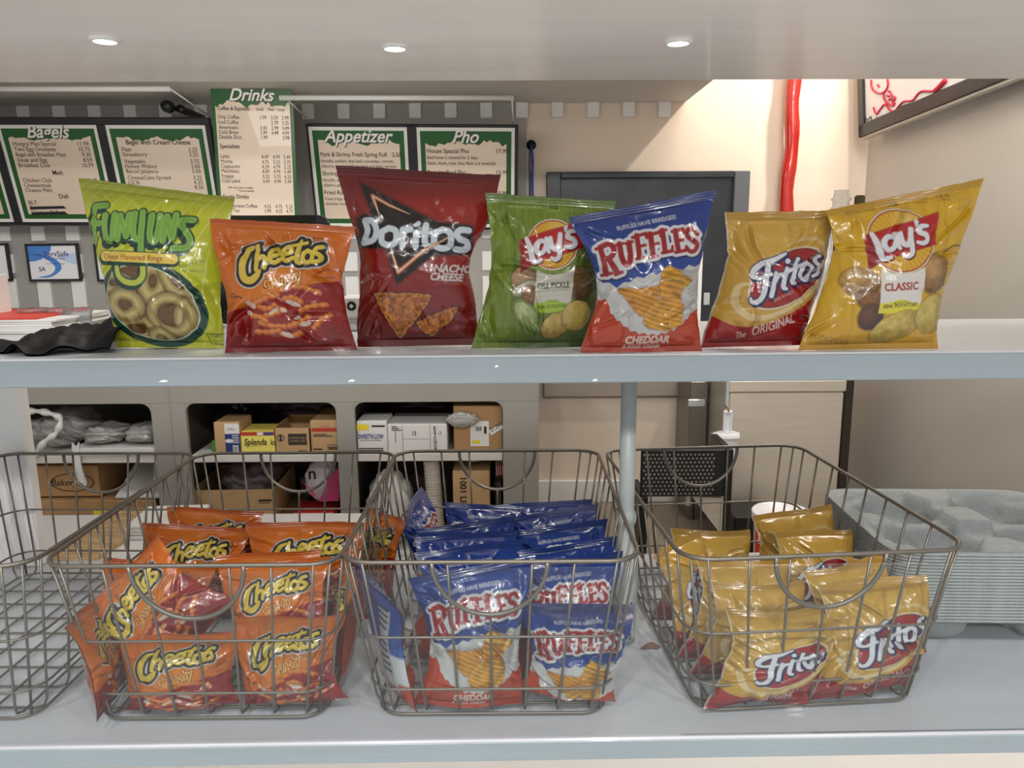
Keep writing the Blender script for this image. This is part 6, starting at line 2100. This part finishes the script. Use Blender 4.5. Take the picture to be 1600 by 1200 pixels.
# clear cups stack, small clip and white spoon at the right
p = at(1318, 330, 1.05)
t = thing('clear_cup', 'tall stack of narrow clear cups behind the rightmost yellow bag', 'cup', (p.x, 1.06, ZU))
zt_ = at(1318, 297, 1.06).z - ZU
prof = [(0, .0005), (.009, .0005)]
k = 0
while k * .012 < zt_ - .02:
    prof += [(.0105, .008 + k * .012), (.0128, .010 + k * .012), (.0128, .0122 + k * .012), (.0105, .0125 + k * .012)]
    k += 1
MB().lathe(prof + [(.009, zt_), (0, zt_)], 20).build('cup_stack', cup_m, t)
p = at(1346, 312, 1.05)
o = MB().box((p.x - .006, 1.05, ZU), (p.x + .006, 1.06, p.z + .006), 0, .002).build('dark_clip', mat('dark_brass', (96, 84, 50), rough=.4, metal=.5))
tag(o, 'small dark upright clip behind the rightmost yellow bag', 'clip')
m = MB()
pts = [at(1297, 372, 1.0), at(1292, 400, 1.0), at(1288, 425, 1.0), at(1284, 470, 1.0), at(1280, 500, 1.0)]
m.tube([(q.x, 1.0, q.z) for q in pts], [.002, .004, .0095, .006, .005], 12)
q = at(1279, 520, 1.0)
m.tube([(pts[-1].x, 1.0, pts[-1].z), (q.x, 1.0, ZU + .004)], .006, 12)
o = m.build('plastic_spoon', white_pl)
tag(o, 'white plastic spoon standing between the corn chip bag and yellow bag', 'spoon')
# a scrap by the post
p = atz(1012, 1012, Z_LO)
m = MB().grid(lambda u, v: Vector((-.012 + .026 * u + .004 * v, -.005 + .010 * v * math.sin(.4 + u * 2.3), .0012 + .004 * math.sin(u * 3) * v)), 8, 4)
m.grid(lambda u, v: Vector((-.012 + .026 * u + .004 * v, -.005 + .010 * v * math.sin(.4 + u * 2.3), .0004 + .004 * math.sin(u * 3) * v)), 8, 4, flip=True)
o = m.build('brown_scrap', mat('brown_scrap', (104, 70, 50), rough=.6))
o.location = (p.x, p.y, Z_LO + .0006)
tag(o, 'small brown torn scrap on the lower shelf by the post', 'scrap')

# ------------------------------------------------------------------ light
def area(name, loc, size, power, col, target=None, sy=None):
    L = bpy.data.lights.new(name, 'AREA')
    L.energy, L.color, L.size = power, col, size
    if sy:
        L.shape, L.size_y = 'RECTANGLE', sy
    o = bpy.data.objects.new(name, L)
    C.objects.link(o)
    o.location = loc
    if target:
        o.rotation_euler = (Vector(target) - Vector(loc)).to_track_quat('-Z', 'Y').to_euler()
    return o


for (lx, ly, lp) in ((-1.3, -.5, 11), (-.45, -.7, 14), (.4, -.6, 14), (1.25, -.5, 11), (-.9, -2.2, 21), (.1, -2.4, 21), (1.1, -2.2, 21)):  # unseen lamps added in front for small highlights on the bags
    area('added_front_light', (lx, ly, 2.75), .10, lp, (1, .97, .93), (lx * .6, .9, 1.0))
area('kitchen_ceiling_light', (1.56, 3.27, 2.82), .08, 25, (1, .90, .80), (1.42, 3.7, 1.8), .08)
area('kitchen_ceiling_light', (.9, 2.2, 2.85), .8, 18, (1, .93, .84), None, .8)
area('kitchen_ceiling_light', (-1.0, 2.4, 1.95), .9, 9, (1, .95, .88), (-1.0, 3.4, .9), .4)
area('kitchen_ceiling_light', (.8, 1.75, 2.7), .5, 14, (1, .93, .84), (1.2, 3.3, .4), .5)
w = bpy.data.worlds.new('world')
bpy.context.scene.world = w
w.use_nodes = True
nt = w.node_tree                     # hall stand-in: brighter below as added fill for the top panel, dimmer above
bg = nt.nodes['Background']
tc = nt.nodes.new('ShaderNodeTexCoord')
sp = nt.nodes.new('ShaderNodeSeparateXYZ')
rp = nt.nodes.new('ShaderNodeValToRGB')
ml = nt.nodes.new('ShaderNodeMath')
ml.operation = 'MULTIPLY_ADD'
ml.inputs[1].default_value, ml.inputs[2].default_value = .5, .5
nt.links.new(tc.outputs['Generated'], sp.inputs[0])
nt.links.new(sp.outputs['Z'], ml.inputs[0])
nt.links.new(ml.outputs[0], rp.inputs[0])
rp.color_ramp.elements[0].position, rp.color_ramp.elements[0].color = .40, (.90, .89, .88, 1)
rp.color_ramp.elements[1].position, rp.color_ramp.elements[1].color = .56, (.50, .51, .53, 1)
nt.links.new(rp.outputs[0], bg.inputs[0])
bg.inputs[1].default_value = 1.05
sc = bpy.context.scene
sc.view_settings.view_transform = 'Standard'
sc.view_settings.look = 'None'
sc.view_settings.exposure = 0.0
sc.view_settings.gamma = 1.0
sc.view_settings.use_curve_mapping = False
